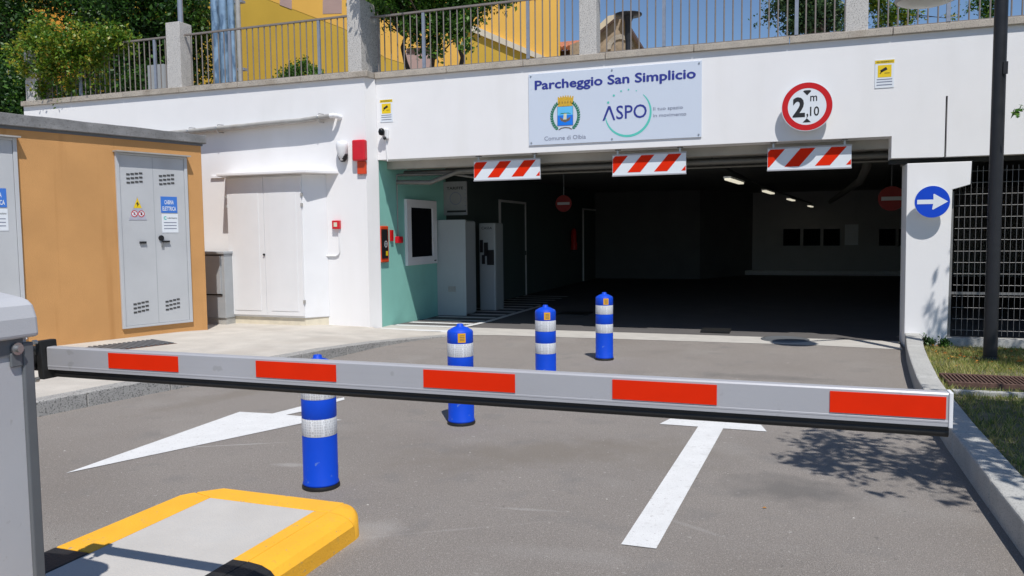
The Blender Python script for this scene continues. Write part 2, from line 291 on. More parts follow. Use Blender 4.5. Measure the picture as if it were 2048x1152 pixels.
class MB:
    def __init__(s, fr=WORLD): s.v = []; s.f = []; s.m = []; s.fr = fr; s.sm = []
    def add(s, verts, faces, mi=0, smooth=False):
        k = len(s.v); s.v += [tuple(s.fr.p(*q)) for q in verts]
        s.f += [tuple(k + i for i in fc) for fc in faces]; s.m += [mi] * len(faces); s.sm += [smooth] * len(faces)
        return s
    def box(s, a0, a1, b0, b1, c0, c1, mi=0):
        v = [(a0, b0, c0), (a1, b0, c0), (a1, b1, c0), (a0, b1, c0), (a0, b0, c1), (a1, b0, c1), (a1, b1, c1), (a0, b1, c1)]
        return s.add(v, [(0, 3, 2, 1), (4, 5, 6, 7), (0, 1, 5, 4), (1, 2, 6, 5), (2, 3, 7, 6), (3, 0, 4, 7)], mi)
    def quad(s, p0, p1, p2, p3, mi=0): return s.add([p0, p1, p2, p3], [(0, 1, 2, 3)], mi)
    def front(s, pts, b, mi=0):
        """flat print: polygon (a,c) facing the viewer at inset b"""
        return s.add([(a, b, c) for a, c in pts], [tuple(range(len(pts)))], mi)
    def slab(s, pts, b0, b1, mi=0):
        """polygon in the (a,c) plane with thickness b0..b1; pts counter-clockwise seen from the viewer"""
        n = len(pts)
        v = [(a, b0, c) for a, c in pts] + [(a, b1, c) for a, c in pts]
        f = [tuple(range(n)), tuple(range(2 * n - 1, n - 1, -1))]
        for i in range(n):
            j = (i + 1) % n; f.append((i, n + i, n + j, j))
        return s.add(v, f, mi)
    def prism(s, pts, z0, z1, mi=0, z1s=None):
        """plan polygon (ccw from above) extruded up"""
        n = len(pts); zt = z1s or [z1] * n
        v = [(x, y, z0) for x, y in pts] + [(p[0], p[1], zt[i]) for i, p in enumerate(pts)]
        f = [tuple(range(n - 1, -1, -1)), tuple(range(n, 2 * n))]
        for i in range(n):
            j = (i + 1) % n; f.append((i, j, n + j, n + i))
        return s.add(v, f, mi)
    def tube(s, pts, rad, n=10, mi=0, caps=True):
        pts = [np.array(p, float) for p in pts]
        rads = rad if isinstance(rad, (list, tuple)) else [rad] * len(pts)
        V = []; F = []
        prev = None
        for i, p in enumerate(pts):
            t = (pts[min(i + 1, len(pts) - 1)] - pts[max(i - 1, 0)]); t = t / (np.linalg.norm(t) + 1e-9)
            if prev is None:
                x = np.cross(t, [0, 0, 1]) if abs(t[2]) < 0.9 else np.cross(t, [1, 0, 0])
            else: x = prev - t * (prev @ t)
            x = x / np.linalg.norm(x); y = np.cross(t, x); prev = x
            for k in range(n):
                a = 2 * math.pi * k / n; V.append(tuple(p + rads[i] * (math.cos(a) * x + math.sin(a) * y)))
        for i in range(len(pts) - 1):
            for k in range(n):
                j = (k + 1) % n; F.append((i * n + k, i * n + j, (i + 1) * n + j, (i + 1) * n + k))
        s.add(V, F, mi, True)
        if caps:
            s.add(V[:n][::-1], [tuple(range(n))], mi); s.add(V[-n:], [tuple(range(n))], mi)
        return s
    def lathe(s, prof, c=(0, 0, 0), n=28, mi=0, smooth=True, caps=True):
        V = []; F = []
        for r_, z in prof:
            for k in range(n):
                a = 2 * math.pi * k / n; V.append((c[0] + r_ * math.cos(a), c[1] + r_ * math.sin(a), c[2] + z))
        for i in range(len(prof) - 1):
            for k in range(n):
                j = (k + 1) % n; F.append((i * n + k, i * n + j, (i + 1) * n + j, (i + 1) * n + k))
        s.add(V, F, mi, smooth)
        if caps:
            s.add(V[:n][::-1], [tuple(range(n))], mi); s.add(V[-n:], [tuple(range(n))], mi)
        return s
    def disc(s, a, c, r_, b0, b1, n=48, mi=0):
        return s.slab([(a + r_ * math.cos(2 * math.pi * k / n), c + r_ * math.sin(2 * math.pi * k / n)) for k in range(n)], b0, b1, mi)
    def ring(s, a, c, r0, r1, b, a0=0, a1=360, n=48, mi=0, w=None):
        V = []; F = []
        for k in range(n + 1):
            t = R(a0 + (a1 - a0) * k / n)
            ww = w(k / n) if w else 1.0
            rm = (r0 + r1) / 2; h = (r1 - r0) / 2 * ww
            V.append((a + (rm - h) * math.cos(t), b, c + (rm - h) * math.sin(t)))
            V.append((a + (rm + h) * math.cos(t), b, c + (rm + h) * math.sin(t)))
        for k in range(n): F.append((2 * k, 2 * k + 1, 2 * k + 3, 2 * k + 2))
        return s.add(V, F, mi)
    def build(s, name, mats, parent=None, bevel=0.0, seg=2, origin=None, mesh_only=False):
        o3 = np.zeros(3)
        if origin is not None: o3 = np.array(origin, float)
        elif parent is not None: o3 = np.array(parent.get("_o", (0, 0, 0)))
        me = bpy.data.meshes.new(name)
        me.from_pydata([tuple(np.array(v) - o3) for v in s.v], [], s.f)
        for mt in (mats if isinstance(mats, (list, tuple)) else [mats]): me.materials.append(mt)
        me.polygons.foreach_set("material_index", s.m); me.polygons.foreach_set("use_smooth", s.sm)
        me.update()
        if mesh_only: return me
        ob = bpy.data.objects.new(name, me); COL.objects.link(ob)
        if parent is not None:
            ob.parent = parent
            po = np.array(parent.get("_o", (0, 0, 0))); ob.location = tuple(o3 - po)
        else: ob.location = tuple(o3)
        ob["_o"] = tuple(o3)
        if bevel > 0:
            b = ob.modifiers.new("bevel", 'BEVEL'); b.width = bevel; b.segments = seg; b.limit_method = 'ANGLE'; b.angle_limit = R(35)
        return ob

def thing(name, label, cat, loc=(0, 0, 0), group=None):
    o = bpy.data.objects.new(name, None); COL.objects.link(o); o.location = tuple(loc); o.empty_display_size = 0.2
    o["label"] = label; o["category"] = cat; o["_o"] = tuple(float(v) for v in loc)
    if group: o["group"] = group
    return o
def tag(o, label, cat, group=None):
    o["label"] = label; o["category"] = cat
    if group: o["group"] = group
    return o
def struct(o): o["kind"] = "structure"; return o
def stuff(o): o["kind"] = "stuff"; return o
def copy_tree(o, parent=None):
    c = o.copy(); COL.objects.link(c); c.parent = parent
    for ch in list(o.children): copy_tree(ch, c)
    return c

def lettering(txt, fr, a0, a1, c0, caph, b, mt, parent, name="lettering", bold=0.0, slope=0.0, align='fit', shear=0.0, emb=0.0):
    """text laid on the face of frame fr, fitted between a0 and a1, baseline c0, capital height caph"""
    cu = bpy.data.curves.new("t", 'FONT'); cu.body = txt; cu.size = 1.0; cu.offset = bold; cu.resolution_u = 3; cu.shear = shear
    ob = bpy.data.objects.new("t", cu); COL.objects.link(ob)
    bpy.context.view_layer.update()
    me0 = bpy.data.meshes.new_from_object(ob.evaluated_get(bpy.context.evaluated_depsgraph_get()))
    v = np.array([q.co[:] for q in me0.vertices]); fcs = [tuple(p.vertices) for p in me0.polygons]
    bpy.data.objects.remove(ob); bpy.data.curves.remove(cu); bpy.data.meshes.remove(me0)
    x0, x1 = v[:, 0].min(), v[:, 0].max()
    sx = (a1 - a0) / (x1 - x0); sy = caph / 0.73
    cen = [v[list(f), 0].mean() for f in fcs]
    xs = sorted(zip([v[list(f), 0].min() for f in fcs], [v[list(f), 0].max() for f in fcs]))
    cuts = []; mx = xs[0][1]
    for lo, hi in xs:
        if lo - mx > 0.19: cuts.append((lo + mx) / 2)
        mx = max(mx, hi)
    last = None
    for w in range(len(cuts) + 1):
        sel = [f for f, c_ in zip(fcs, cen) if sum(c_ > q for q in cuts) == w]
        if not sel: continue
        mb = MB(fr); used = sorted({i for f in sel for i in f}); mp = {u: k for k, u in enumerate(used)}
        for q_, (ex_, ez_) in enumerate(((0, 0), (emb, 0), (-emb, 0), (0, emb * 0.7), (0, -emb * 0.7)) if emb else ((0, 0),)):
            mb.add([(a0 + (v[u][0] - x0) * sx + ex_, b - 0.00015 * q_, c0 + v[u][1] * sy + ez_) for u in used], [tuple(mp[i] for i in f) for f in sel])
        last = mb.build(name, mt, parent)
    return last

# ------------------------------------------------------------------ key measures
D = 10.545          # fascia plane
DL = 10.34          # left wall plane (proud of the fascia)
ZC = 3.722          # underside of coping
ZL = 2.532          # underside of fascia
XT = -5.87          # teal wall plane
XW = -5.90          # right end of the left wall
PAV = 0.12
CT = ZC + 0.085     # coping top

# ================================================================== GROUND AND ROAD
MB().quad((-200, -150, -0.02), (200, -150, -0.02), (200, 10.9, -0.02), (-200, 10.9, -0.02)).build("ground", ASPH) and None
struct(bpy.data.objects["ground"])
# road sheet up to the threshold strip
stripf = [(-5.0, 9.82), (-3.8, 10.16), (-1.08, 10.24), (0.36, 10.27), (1.24, 10.16)]
stripf = [(-4.6, 10.0), (-3.8, 10.17), (-1.08, 10.24), (0.36, 10.27), (1.26, 10.16)]
mb = MB()
mb.add([(-30, -20, 0), (30, -20, 0), (30, 9.6, 0), (1.26, 10.2, 0)] + [(x, y, 0) for x, y in stripf[::-1]] + [(-5.3, 10.0, 0), (-30, 9.6, 0)],
       [tuple(range(4 + len(stripf) + 2))])
struct(mb.build("road", ASPH))
mb = MB()
pts = [(x, y, 0.003) for x, y in stripf] + [(1.30, 10.9, 0.003), (-5.87, 10.9, 0.003), (-5.87, 10.1, 0.003), (-5.3, 9.95, 0.003)]
mb.add(pts, [tuple(range(len(pts)))])
struct(mb.build("threshold_strip", STRIP))
# garage floor (falls a little towards the inside)
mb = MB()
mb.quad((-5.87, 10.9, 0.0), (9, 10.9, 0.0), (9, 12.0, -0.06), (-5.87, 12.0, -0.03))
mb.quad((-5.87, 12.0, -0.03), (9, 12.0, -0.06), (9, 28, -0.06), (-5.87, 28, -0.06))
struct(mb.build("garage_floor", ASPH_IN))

# left pavement with granite kerb stones
kc = [(-5.95, 1.0), (-5.86, 2.6), (-5.66, 4.3), (-5.42, 5.6), (-5.16, 6.6), (-5.00, 7.4), (-4.93, 8.1), (-4.86, 8.75), (-4.72, 9.3), (-4.5, 9.75), (-4.2, 10.05)]
def kz(y): return PAV if y < 7.6 else PAV * max(0.06, 1 - (y - 7.6) / 2.35)
def offs(path, d):
    out = []
    for i, p in enumerate(path):
        a = np.array(path[max(i - 1, 0)]); b = np.array(path[min(i + 1, len(path) - 1)])
        t = (b - a) / np.linalg.norm(b - a); n_ = np.array([-t[1], t[0]]); out.append(tuple(np.array(p) + n_ * d))
    return out
def resample(path, step):
    P = [np.array(p, float) for p in path]; L = [0]
    for i in range(1, len(P)): L.append(L[-1] + np.linalg.norm(P[i] - P[i - 1]))
    n_ = max(1, int(round(L[-1] / step))); out = []
    for k in range(n_ + 1):
        d = L[-1] * k / n_; i = min(max(np.searchsorted(L, d) - 1, 0), len(P) - 2)
        t = (d - L[i]) / (L[i + 1] - L[i]); out.append(tuple(P[i] * (1 - t) + P[i + 1] * t))
    return out
kerb = thing("pavement_kerb", "low granite kerb curving along the left pavement down to the garage threshold", "kerb", (-5.3, 6, 0))
rs = resample(kc, 0.2); inn = offs(rs, 0.17)
nst = 4
for i in range(0, len(rs) - 1, nst):
    e = min(i + nst, len(rs) - 1)
    o_ = [np.array(q) for q in rs[i:e + 1]]; n_ = [np.array(q) for q in inn[i:e + 1]]
    gap = 0.003
    tdir = (o_[-1] - o_[0]) / np.linalg.norm(o_[-1] - o_[0])
    o_[0] = o_[0] + tdir * gap; n_[0] = n_[0] + tdir * gap; o_[-1] = o_[-1] - tdir * gap; n_[-1] = n_[-1] - tdir * gap
    poly = [tuple(q) for q in o_] + [tuple(q) for q in n_[::-1]]
    zs = [kz(q[1]) + 0.004 + 0.002 * (i // nst % 2) for q in poly]
    MB().prism(poly, -0.05, 0, z1s=zs).build("kerb_stone", GRANITE_K, kerb, bevel=0.008)
mb = MB()
left = [(-30.0, q[1]) for q in inn]
V = []; F = []
for i, q in enumerate(inn):
    z = kz(q[1]); zl = 0.12 if q[1] < 9.0 else 0.12 - 0.04 * (q[1] - 9.0)
    zm = min(zl, z + 0.05)
    V += [(q[0] - 0.002, q[1], z), (min(-6.3, q[0] - 1.0), q[1], zm), (-30, q[1], zl)]
for i in range(len(inn) - 1):
    for k in (0, 1): F.append((3 * i + k, 3 * i + 3 + k, 3 * i + 4 + k, 3 * i + 1 + k))
yl = inn[-1][1]
k = len(V)
V += [(-5.6, 10.12, 0.004), (-5.92, 10.40, 0.03), (-9.0, 10.40, 0.07), (-30, 10.40, 0.09)]
F += [(len(inn) * 3 - 3, k, k + 1, len(inn) * 3 - 2), (len(inn) * 3 - 2, k + 1, k + 2), (len(inn) * 3 - 2, k + 2, k + 3, len(inn) * 3 - 1)]
mb.add(V, F)
pv = struct(mb.build("pavement", CONC))

# grate in the pavement by the cabin
g0 = aZ(195, 697, PAV); g1 = aZ(330, 688, PAV)
gx, gy = aZ(262, 691, PAV)[:2]
gr = thing("drain_grate", "dark iron grating sunk in the pavement in front of the ochre cabin", "grate", (gx, gy, PAV))
GF = Fr((gx, gy, PAV), R(70))
MB(GF).box(-0.42, 0.42, -0.3, 0.3, -0.01, 0.002).build("grate_frame", RUST, gr)
for i in range(14):
    MB(GF).box(-0.38 + i * 0.0575, -0.355 + i * 0.0575, -0.27, 0.27, 0.003, 0.014).build("grate_bar", HOUSD, gr)
# threshold manhole + interior drains
def mh(px, py, r_, label, z, Z):
    c = aZ(px, py, Z); t = thing("manhole_cover", label, "manhole", (c[0], c[1], z))
    MB().lathe([(r_ + 0.04, 0), (r_ + 0.04, 0.006), (r_ + 0.005, 0.008)], (c[0], c[1], z), 32, caps=True).build("cover_frame", HOUSD, t)
    MB().lathe([(r_, 0.007), (r_, 0.012), (r_ * 0.97, 0.014)], (c[0], c[1], z), 32).build("cover_plate", HOUSD, t)
mh(1570, 679.5, 0.26, "round iron manhole cover set in the pale threshold strip", 0.004, 0)
c = aZ(1432, 660.5, 0.0)
tag(MB().box(c[0] - 0.2, c[0] + 0.2, c[1] - 0.18, c[1] + 0.18, -0.01, 0.012).build("drain_cover", RUBBER), "square black drain cover just inside the garage shadow", "drain cover")
c = aZ(1150, 627, -0.03)
tag(MB().box(c[0] - 0.26, c[0] + 0.26, c[1] - 0.3, c[1] + 0.3, -0.05, -0.018).build("drain_cover", RUBBER), "dark floor hatch in the garage beside the hatched walkway", "drain cover")

# right kerb
kr = [(0.99, 0.5), (0.975, 2.0), (0.965, 3.9), (0.965, 4.7), (0.972, 5.7), (0.995, 6.6), (1.03, 7.4), (1.10, 8.3), (1.19, 9.3), (1.27, 10.0), (1.335, 10.62)]
KH = 0.155
kerbr = thing("lawn_kerb", "raised concrete kerb wall curving between the road and the lawn", "kerb", (1.0, 6, 0))
rs = resample(kr, 0.2); out_ = offs(rs, -0.17)
for i in range(0, len(rs) - 1, 5):
    e = min(i + 5, len(rs) - 1)
    o_ = [np.array(q) for q in rs[i:e + 1]]; n_ = [np.array(q) for q in out_[i:e + 1]]
    tdir = (o_[-1] - o_[0]) / np.linalg.norm(o_[-1] - o_[0])
    for q in (o_, n_): q[0] = q[0] + tdir * 0.003; q[-1] = q[-1] - tdir * 0.003
    MB().prism([tuple(q) for q in n_] + [tuple(q) for q in o_[::-1]], -0.05, KH + random.uniform(-0.002, 0.002)).build("kerb_stone", CONC_K, kerbr, bevel=0.012)
def lz(y): return 0.12 - 0.115 * min(1.0, max(0.0, (y - 8.0) / 2.4))
mb = MB(); V = []
for q in out_: V += [(q[0] + 0.001, q[1], lz(q[1])), (12, q[1], lz(q[1]))]
mb.add(V, [(2 * i, 2 * i + 1, 2 * i + 3, 2 * i + 2) for i in range(len(out_) - 1)])
struct(mb.build("lawn_soil", SOIL))

# ------------------------------------------------------------------ road markings
PZ = 0.004
def mark(pts, name="road_marking", z=PZ, m_=ROADPAINT):
    P = [tuple(np.append(q[:2], z)) for q in pts]
    return MB().add(P, [tuple(range(len(P)))]).build(name, m_)
T = [(-0.707, 3.442), (-0.548, 3.442), (-0.437, 5.74), (-0.139, 5.74), (-0.185, 5.93), (-0.84, 5.93), (-0.893, 5.74), (-0.614, 5.74)]
tag(mark(T), "white T shaped bay line painted on the asphalt under the barrier arm", "road marking")
AR = [(-4.10, 3.48), (-3.46, 4.97), (-3.22, 5.16)] + [tuple(aZ(x, y, 0)[:2]) for x, y in ((572, 830.5), (604, 824), (689, 800), (688, 795.5), (604, 813), (545, 828))] + [(-4.17, 5.16)]
tag(mark(AR), "white painted arrow on the asphalt pointing to the near left behind the first bollard", "road marking")

# grit specks on the road
mb = MB(); rnd = random.Random(3)
for i in range(420):
    if i < 110: x, y = rnd.gauss(-1.6, 0.5), rnd.gauss(4.6, 0.5)
    else: x, y = rnd.uniform(-5, 0.95), rnd.uniform(2.4, 10)
    s = rnd.uniform(0.002, 0.0055) * (1 if rnd.random() < 0.95 else 1.8)
    a = rnd.uniform(0, 6.28)
    P = [(x + s * math.cos(a + k * 2.1), y + s * 0.8 * math.sin(a + k * 2.1), 0.0015) for k in range(3)] + [(x, y, s * 0.7)]
    mb.add(P, [(0, 1, 3), (1, 2, 3), (2, 0, 3)])
stuff(mb.build("road_grit", PEBBLE))
# worn pale scuffs and tar stains lying in the road surface
for (px, py, L, wd, ang) in ((1460, 1065, 0.42, 0.012, -0.5), (1190, 1032, 0.13, 0.012, 0.1), (660, 1085, 0.3, 0.006, 0.9), (1120, 1140, 0.3, 0.03, 0.1), (420, 790, 0.2, 0.02, 0.3)):
    c = aZ(px, py, 0)

# ================================================================== GARAGE BUILDING
gb = thing("garage_building", "white underground car park entrance with long white fascia and dark open bay", "building", (-2, 10.5, 0))
# fascia: outline in X-Z, slot joint left open
FA = Fr((0, D, 0), 0)
j0, j1 = 1.700, 1.722
pl = [(-5.849, ZL), (1.133, ZL), (1.133, 2.268), (j0, 2.262), (j0, 2.97), (j1, 2.97), (j1, 2.262), (12, 2.262), (12, ZC), (-5.849, ZC)]
MB(FA).slab(pl, 0, 0.32).build("fascia", WHITE, gb)
MB(FA).box(j0 - 0.001, j1 + 0.001, 0.10, 0.30, 2.30, 2.968).build("expansion_joint", DARKSLOT, gb)
# left wall
MB().prism([(-12.72, DL), (-5.93, DL), (-5.85, 10.559), (-5.85, 10.57), (-12.72, 10.86)], -0.05, ZC).build("left_wall", WHITE, gb)
# soffit underside behind fascia
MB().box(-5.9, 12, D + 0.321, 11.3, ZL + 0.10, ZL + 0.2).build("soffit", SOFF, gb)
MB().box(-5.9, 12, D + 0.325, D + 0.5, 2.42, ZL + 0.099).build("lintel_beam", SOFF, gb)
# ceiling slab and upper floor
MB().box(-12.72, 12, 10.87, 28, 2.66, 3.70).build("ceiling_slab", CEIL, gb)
# teal wall and rear walls
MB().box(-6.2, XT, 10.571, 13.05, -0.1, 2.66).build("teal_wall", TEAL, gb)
MB().box(-6.2, XT, 13.051, 27.5, -0.1, 2.66).build("inner_wall", GREENDK, gb)  # rest of the teal wall, its fade into shade put into the colour
MB().prism([(-2.6, 24.5), (-1.2, 27.5), (-1.2, 27.8), (-6.2, 27.8), (-6.2, 24.5)], -0.1, 2.66).build("back_wall", GREYMID, gb)  # darker piece of the back wall, light fall-off painted into the grey
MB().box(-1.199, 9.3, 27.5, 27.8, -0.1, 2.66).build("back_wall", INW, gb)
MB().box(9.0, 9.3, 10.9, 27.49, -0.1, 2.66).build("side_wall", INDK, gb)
# back wall windows
for (x0, x1) in ((1566, 1601), (1606, 1641), (1646, 1680), (1757, 1791), (1796, 1832)):
    p0 = aY(x0, 457, 27.49); p1 = aY(x1, 492, 27.49)
    w = MB().box(p0[0], p1[0], 27.44, 27.498, p1[2], p0[2]).build("window", INW, gb)
    MB().box(p0[0] + 0.015, p1[0] - 0.015, 27.42, 27.439, p1[2] + 0.015, p0[2] - 0.015).build("pane", VOID, w)
p0 = aY(1690, 449, 27.49); p1 = aY(1716, 490, 27.49)
tag(MB().box(p0[0], p1[0], 27.45, 27.49, p1[2], p0[2]).build("notice_board", SIGNW), "pale notice board between the dark windows on the garage back wall", "notice board")
p0 = aY(1560, 544, 27.2); 
tag(MB().box(-1.4, 8.5, 27.05, 27.49, -0.05, 0.09).build("bright_strip", ROADPAINT), "white low strip at the foot of the garage back wall", "kerb")  # low box whose white colour makes the bright strip along the floor
# right pillar with corbel
pil = [(1.325, -0.05), (1.785, -0.05), (1.80, 1.875), (1.985, 1.93), (1.995, 2.20), (1.31, 2.20)]
MB(Fr((0, D + 0.02, 0), 0)).slab(pil, 0, 0.45).build("pillar", WHITE, gb, bevel=0.006)
MB().box(1.135, 12, D + 0.16, 10.86, 2.21, 2.2615).build("pillar_cap_strip", INDK, gb)
MB().box(1.31, 2.0, D + 0.5, 11.2, 2.205, 2.65).build("transfer_beam", CEIL, gb)
# side bay: low base wall, dark
MB().box(1.79, 12, D + 0.05, D + 0.25, -0.05, 0.10).build("grille_base", CONC_K, gb)
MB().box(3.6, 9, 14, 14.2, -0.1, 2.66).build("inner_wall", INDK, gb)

# coping slabs: left run and fascia run
def coping(x0, x1, y, step):
    n_ = int(round((x1 - x0) / step))
    for i in range(n_):
        a, b = x0 + (x1 - x0) * i / n_ + 0.004, x0 + (x1 - x0) * (i + 1) / n_ - 0.004
        dz = random.uniform(-0.002, 0.002)
        MB().box(a, b, y - 0.045, y + 0.35, ZC + 0.001, CT + dz).build("coping_slab", GRANITE_C, gb, bevel=0.006)
coping(-12.74, XW + 0.045, DL, 1.07)
coping(XW + 0.05, 4.6, D, 1.105)
struct(MB().prism([(-12.72, 10.95), (40, 10.95), (40, 80), (-60, 80), (-60, 12.6), (-12.72, 12.6)], 3.701, 3.78).build("upper_terrace", TERR))

# granite posts on the coping
def post(x0, x1, y0, y1, z1, label, m_=GRANITE):
    o = MB().box(x0, x1, y0, y1, CT, z1).build("granite_post", m_, origin=((x0 + x1) / 2, y0, CT), bevel=0.008)
    return tag(o, label, "post", "granite posts of the railing")
post(-12.68, -12.41, DL + 0.02, DL + 0.29, 4.85, "granite railing post wrapped by the yellow green shrub, farthest left")
post(-9.56, -9.28, DL + 0.02, DL + 0.30, 4.86, "granite railing post with a grey lamp pole behind, left of the blue pipes")
post(-6.21, -5.985, DL + 0.02, DL + 0.62, 4.88, "big granite corner post at the step of the wall, under the leaning tree")
post(-2.74, -2.50, D + 0.02, D + 0.26, 4.90, "granite railing post between the yellow building and the stone gable")
post(0.595, 0.85, D + 0.02, D + 0.28, 4.90, "granite railing post dappled by shade beside the right hand shrubs")
# railings
bal = MB().tube([(0, 0, 0), (0, 0, 0.80)], 0.0095, 8).build("baluster", RAILM, mesh_only=True, origin=(0, 0, 0))
sta = MB().box(-0.022, 0.022, -0.016, 0.016, 0, 0.80).build("stanchion", RAILM2, mesh_only=True, origin=(0, 0, 0))
def railing(x0, x1, y, label):
    t = thing("railing", label, "railing", ((x0 + x1) / 2, y, CT), "steel railing sections along the wall top")
    MB().box(x0, x1, y - 0.02, y + 0.02, CT + 0.845, CT + 0.87).build("top_rail", RAILM, t)
    MB().box(x0, x1, y - 0.016, y + 0.016, CT + 0.028, CT + 0.044).build("bottom_rail", RAILM, t)
    n_ = int(round((x1 - x0) / 0.108))
    for i in range(1, n_):
        x = x0 + (x1 - x0) * i / n_
        st = (i % 15 == 8)
        o = bpy.data.objects.new("stanchion" if st else "baluster", sta if st else bal); COL.objects.link(o); o.parent = t
        o.location = (x - (x0 + x1) / 2, 0, 0.002 if st else 0.0445)
        if st: o.scale = (1, 1, 1.05)
railing(-12.40, -9.57, DL + 0.13, "grey railing section half hidden by the yellow green shrub")
railing(-9.27, -6.22, DL + 0.13, "grey railing section in front of the blue pipes and mustard wall")
railing(-5.97, -2.75, D + 0.12, "grey railing section in front of the slender multi stemmed tree")
railing(-2.49, 0.585, D + 0.12, "grey railing section mostly against open sky above the height limit sign")
railing(0.86, 4.2, D + 0.12, "grey railing section crossed by the dark street lamp at right")

# ------------------------------------------------------------------ pipes under the soffit
def pipe(pts, r_, label, m_=TUBE, name="service_pipe", group="pipes under the garage soffit"):
    o = MB().tube(pts, r_, 8).build(name, m_); return tag(o, label, "pipe", group)
pipe([(-5.6, 11.02, 2.44), (9, 11.02, 2.44)], 0.035, "upper grey service pipe running along under the soffit")
pipe([(-5.7, 11.12, 2.36), (9, 11.12, 2.36)], 0.045, "lower thick grey service pipe running along under the soffit")
pipe([(-4.6, 11.3, 2.30), (1.6, 11.3, 2.30)], 0.018, "thin conduit hanging lowest below the soffit pipes")
pipe([(-5.75, 10.95, 2.22), (-5.2, 11.0, 2.20), (-4.75, 11.05, 2.36), (-3.9, 11.05, 2.38)], 0.035, "bent thick duct rising above the teal wall corner")
pipe([(-5.75, 10.98, 2.33), (-4.9, 11.1, 2.33), (-4.5, 11.2, 2.26), (-4.1, 11.2, 2.33)], 0.02, "sagging cable loop beside the bent duct")
pipe([(0.95, 11.2, 2.45), (1.02, 12.5, 2.3), (1.05, 14, 2.2), (1.05, 24, 2.2)], 0.06, "dark thick pipe turning into the garage by the right pillar")
pipe([(-1.05, 11.4, 2.42), (-0.85, 13.0, 2.33), (-0.55, 15.8, 2.27), (0.6, 26.5, 2.24)], 0.02, "thin conduit above the row of ceiling lamps", RUBBER)
# ceiling lamps (lit: their diffusers glow faintly)
TUBEW = mat("pale_lamp_cover", (0.75, 0.74, 0.68), 0.4, 0.02, 8)
def lit_cover():
    mt = bpy.data.materials.new("lit_fluorescent_cover"); mt.use_nodes = True
    b = mt.node_tree.nodes["Principled BSDF"]; b.inputs["Base Color"].default_value = (0.7, 0.7, 0.62, 1)
    b.inputs["Emission Color"].default_value = (1.0, 0.93, 0.74, 1); b.inputs["Emission Strength"].default_value = 0.7
    return mt
LIT = lit_cover()
for i, (px, py, lb) in enumerate(((1469, 363, "nearest"), (1537, 385, "second"), (1582, 400, "third"), (1621, 413, "farthest"))):
    c = aZ(px, py, 2.14)
    t = thing("ceiling_lamp", "%s of the four fluorescent lamps in a row under the garage ceiling" % lb, "lamp", c, "fluorescent lamps in the garage")
    f_ = Fr((c[0], c[1], 0), R(84))
    MB(f_).box(-0.60, 0.60, -0.05, 0.05, 2.155, 2.18).build("lamp_body", TUBEW, t)
    MB(f_).box(-0.58, 0.58, -0.04, 0.04, 2.13, 2.154).build("diffuser", LIT, t)

# ------------------------------------------------------------------ clearance boards
def board(x0, x1, label):
    t = thing("clearance_board", label, "height board", ((x0 + x1) / 2, D + 0.095, 2.3), "red and white hanging boards")
    zb, zt = 2.188, 2.448; Y = D + 0.095; F_ = Fr((0, Y, 0), 0)
    MB(F_).box(x0, x1, 0, 0.03, zb, zt).build("panel", SIGNW, t)
    MB(F_).box(x0 - 0.004, x1 + 0.004, -0.008, 0.032, zt, zt + 0.018).build("top_edge", ALU, t)
    MB(F_).box(x0 - 0.004, x1 + 0.004, -0.008, 0.032, zb - 0.018, zb).build("bottom_edge", ALU, t)
    h0, h1 = zb + 0.03, zt - 0.006; sh = 0.19; L = x1 - x0
    def clip(a, b):
        # stripe from bottom a..b leaning right by sh at the top, clipped to the panel
        poly = [(a, h0), (b, h0), (b + sh, h1), (a + sh, h1)]
        for (edge, keep) in ((x0 + 0.004, 1), (x1 - 0.004, -1)):
            out = []
            for i in range(len(poly)):
                p, q = poly[i], poly[(i + 1) % len(poly)]
                ip = (p[0] - edge) * keep >= 0; iq = (q[0] - edge) * keep >= 0
                if ip: out.append(p)
                if ip != iq:
                    k_ = (edge - p[0]) / (q[0] - p[0]); out.append((edge, p[1] + (q[1] - p[1]) * k_))
            poly = out
            if not poly: return None
        return poly
    per = L * 0.365
    for k_ in range(-1, 4):
        a = x0 - 0.155 + k_ * per; pg = clip(a, a + 0.175)
        if pg and len(pg) > 2: MB(F_).front(pg, -0.002).build("stripe", REDF, t)
    for xx in (x0 + 0.07, x1 - 0.08):
        MB(F_).box(xx - 0.012, xx + 0.012, 0.004, 0.02, zt + 0.0185, ZL - 0.012).build("hanger", STEEL, t)
        MB(F_).box(xx - 0.035, xx + 0.035, -0.02, 0.05, ZL - 0.011, ZL - 0.001).build("hanger_plate", HOUSD, t)
board(-4.335, -3.333, "left hanging red and white striped clearance board below the fascia")
board(-2.298, -1.314, "middle hanging red and white striped clearance board, under the banner's right part")
board(-0.290, 0.697, "right hanging red and white striped clearance board under the height limit sign")

# ------------------------------------------------------------------ banner
bn = thing("entrance_banner", "large pale banner reading Parcheggio San Simplicio on the white fascia", "sign", (-2.28, D, 3.1))
B0 = -0.016
MB(FA).box(-3.455, -1.105, B0, -0.002, 2.632, 3.607).build("panel", BANNER, bn, bevel=0.002)
for a_ in (-3.42, -2.28, -1.14):
    for c_ in (2.665, 3.575): MB(FA).disc(a_, c_, 0.012, B0 - 0.006, B0 - 0.0005, 10).build("screw", STEEL, bn)
P = -0.0185
def fx(x): return aY(x, 200, D)[0]
def fz(x, y): return aY(x, y, D)[2]
def fxy(x, y): p = aY(x, y, D); return p[0], p[2]
x0, z0 = fxy(1071, 181); x1, z1 = fxy(1391, 160)
lettering("Parcheggio San Simplicio", FA, x0, x1, 3.392, 0.125, P, INK, bn, emb=0.0065)
x0 = fx(1089); x1 = fx(1172)
lettering("Comune di Olbia", FA, x0, x1, fz(1100, 281), 0.058, P, INKG, bn)
xS, xO = fx(1233), fx(1294); zb = fz(1240, 240)
hA = 0.185
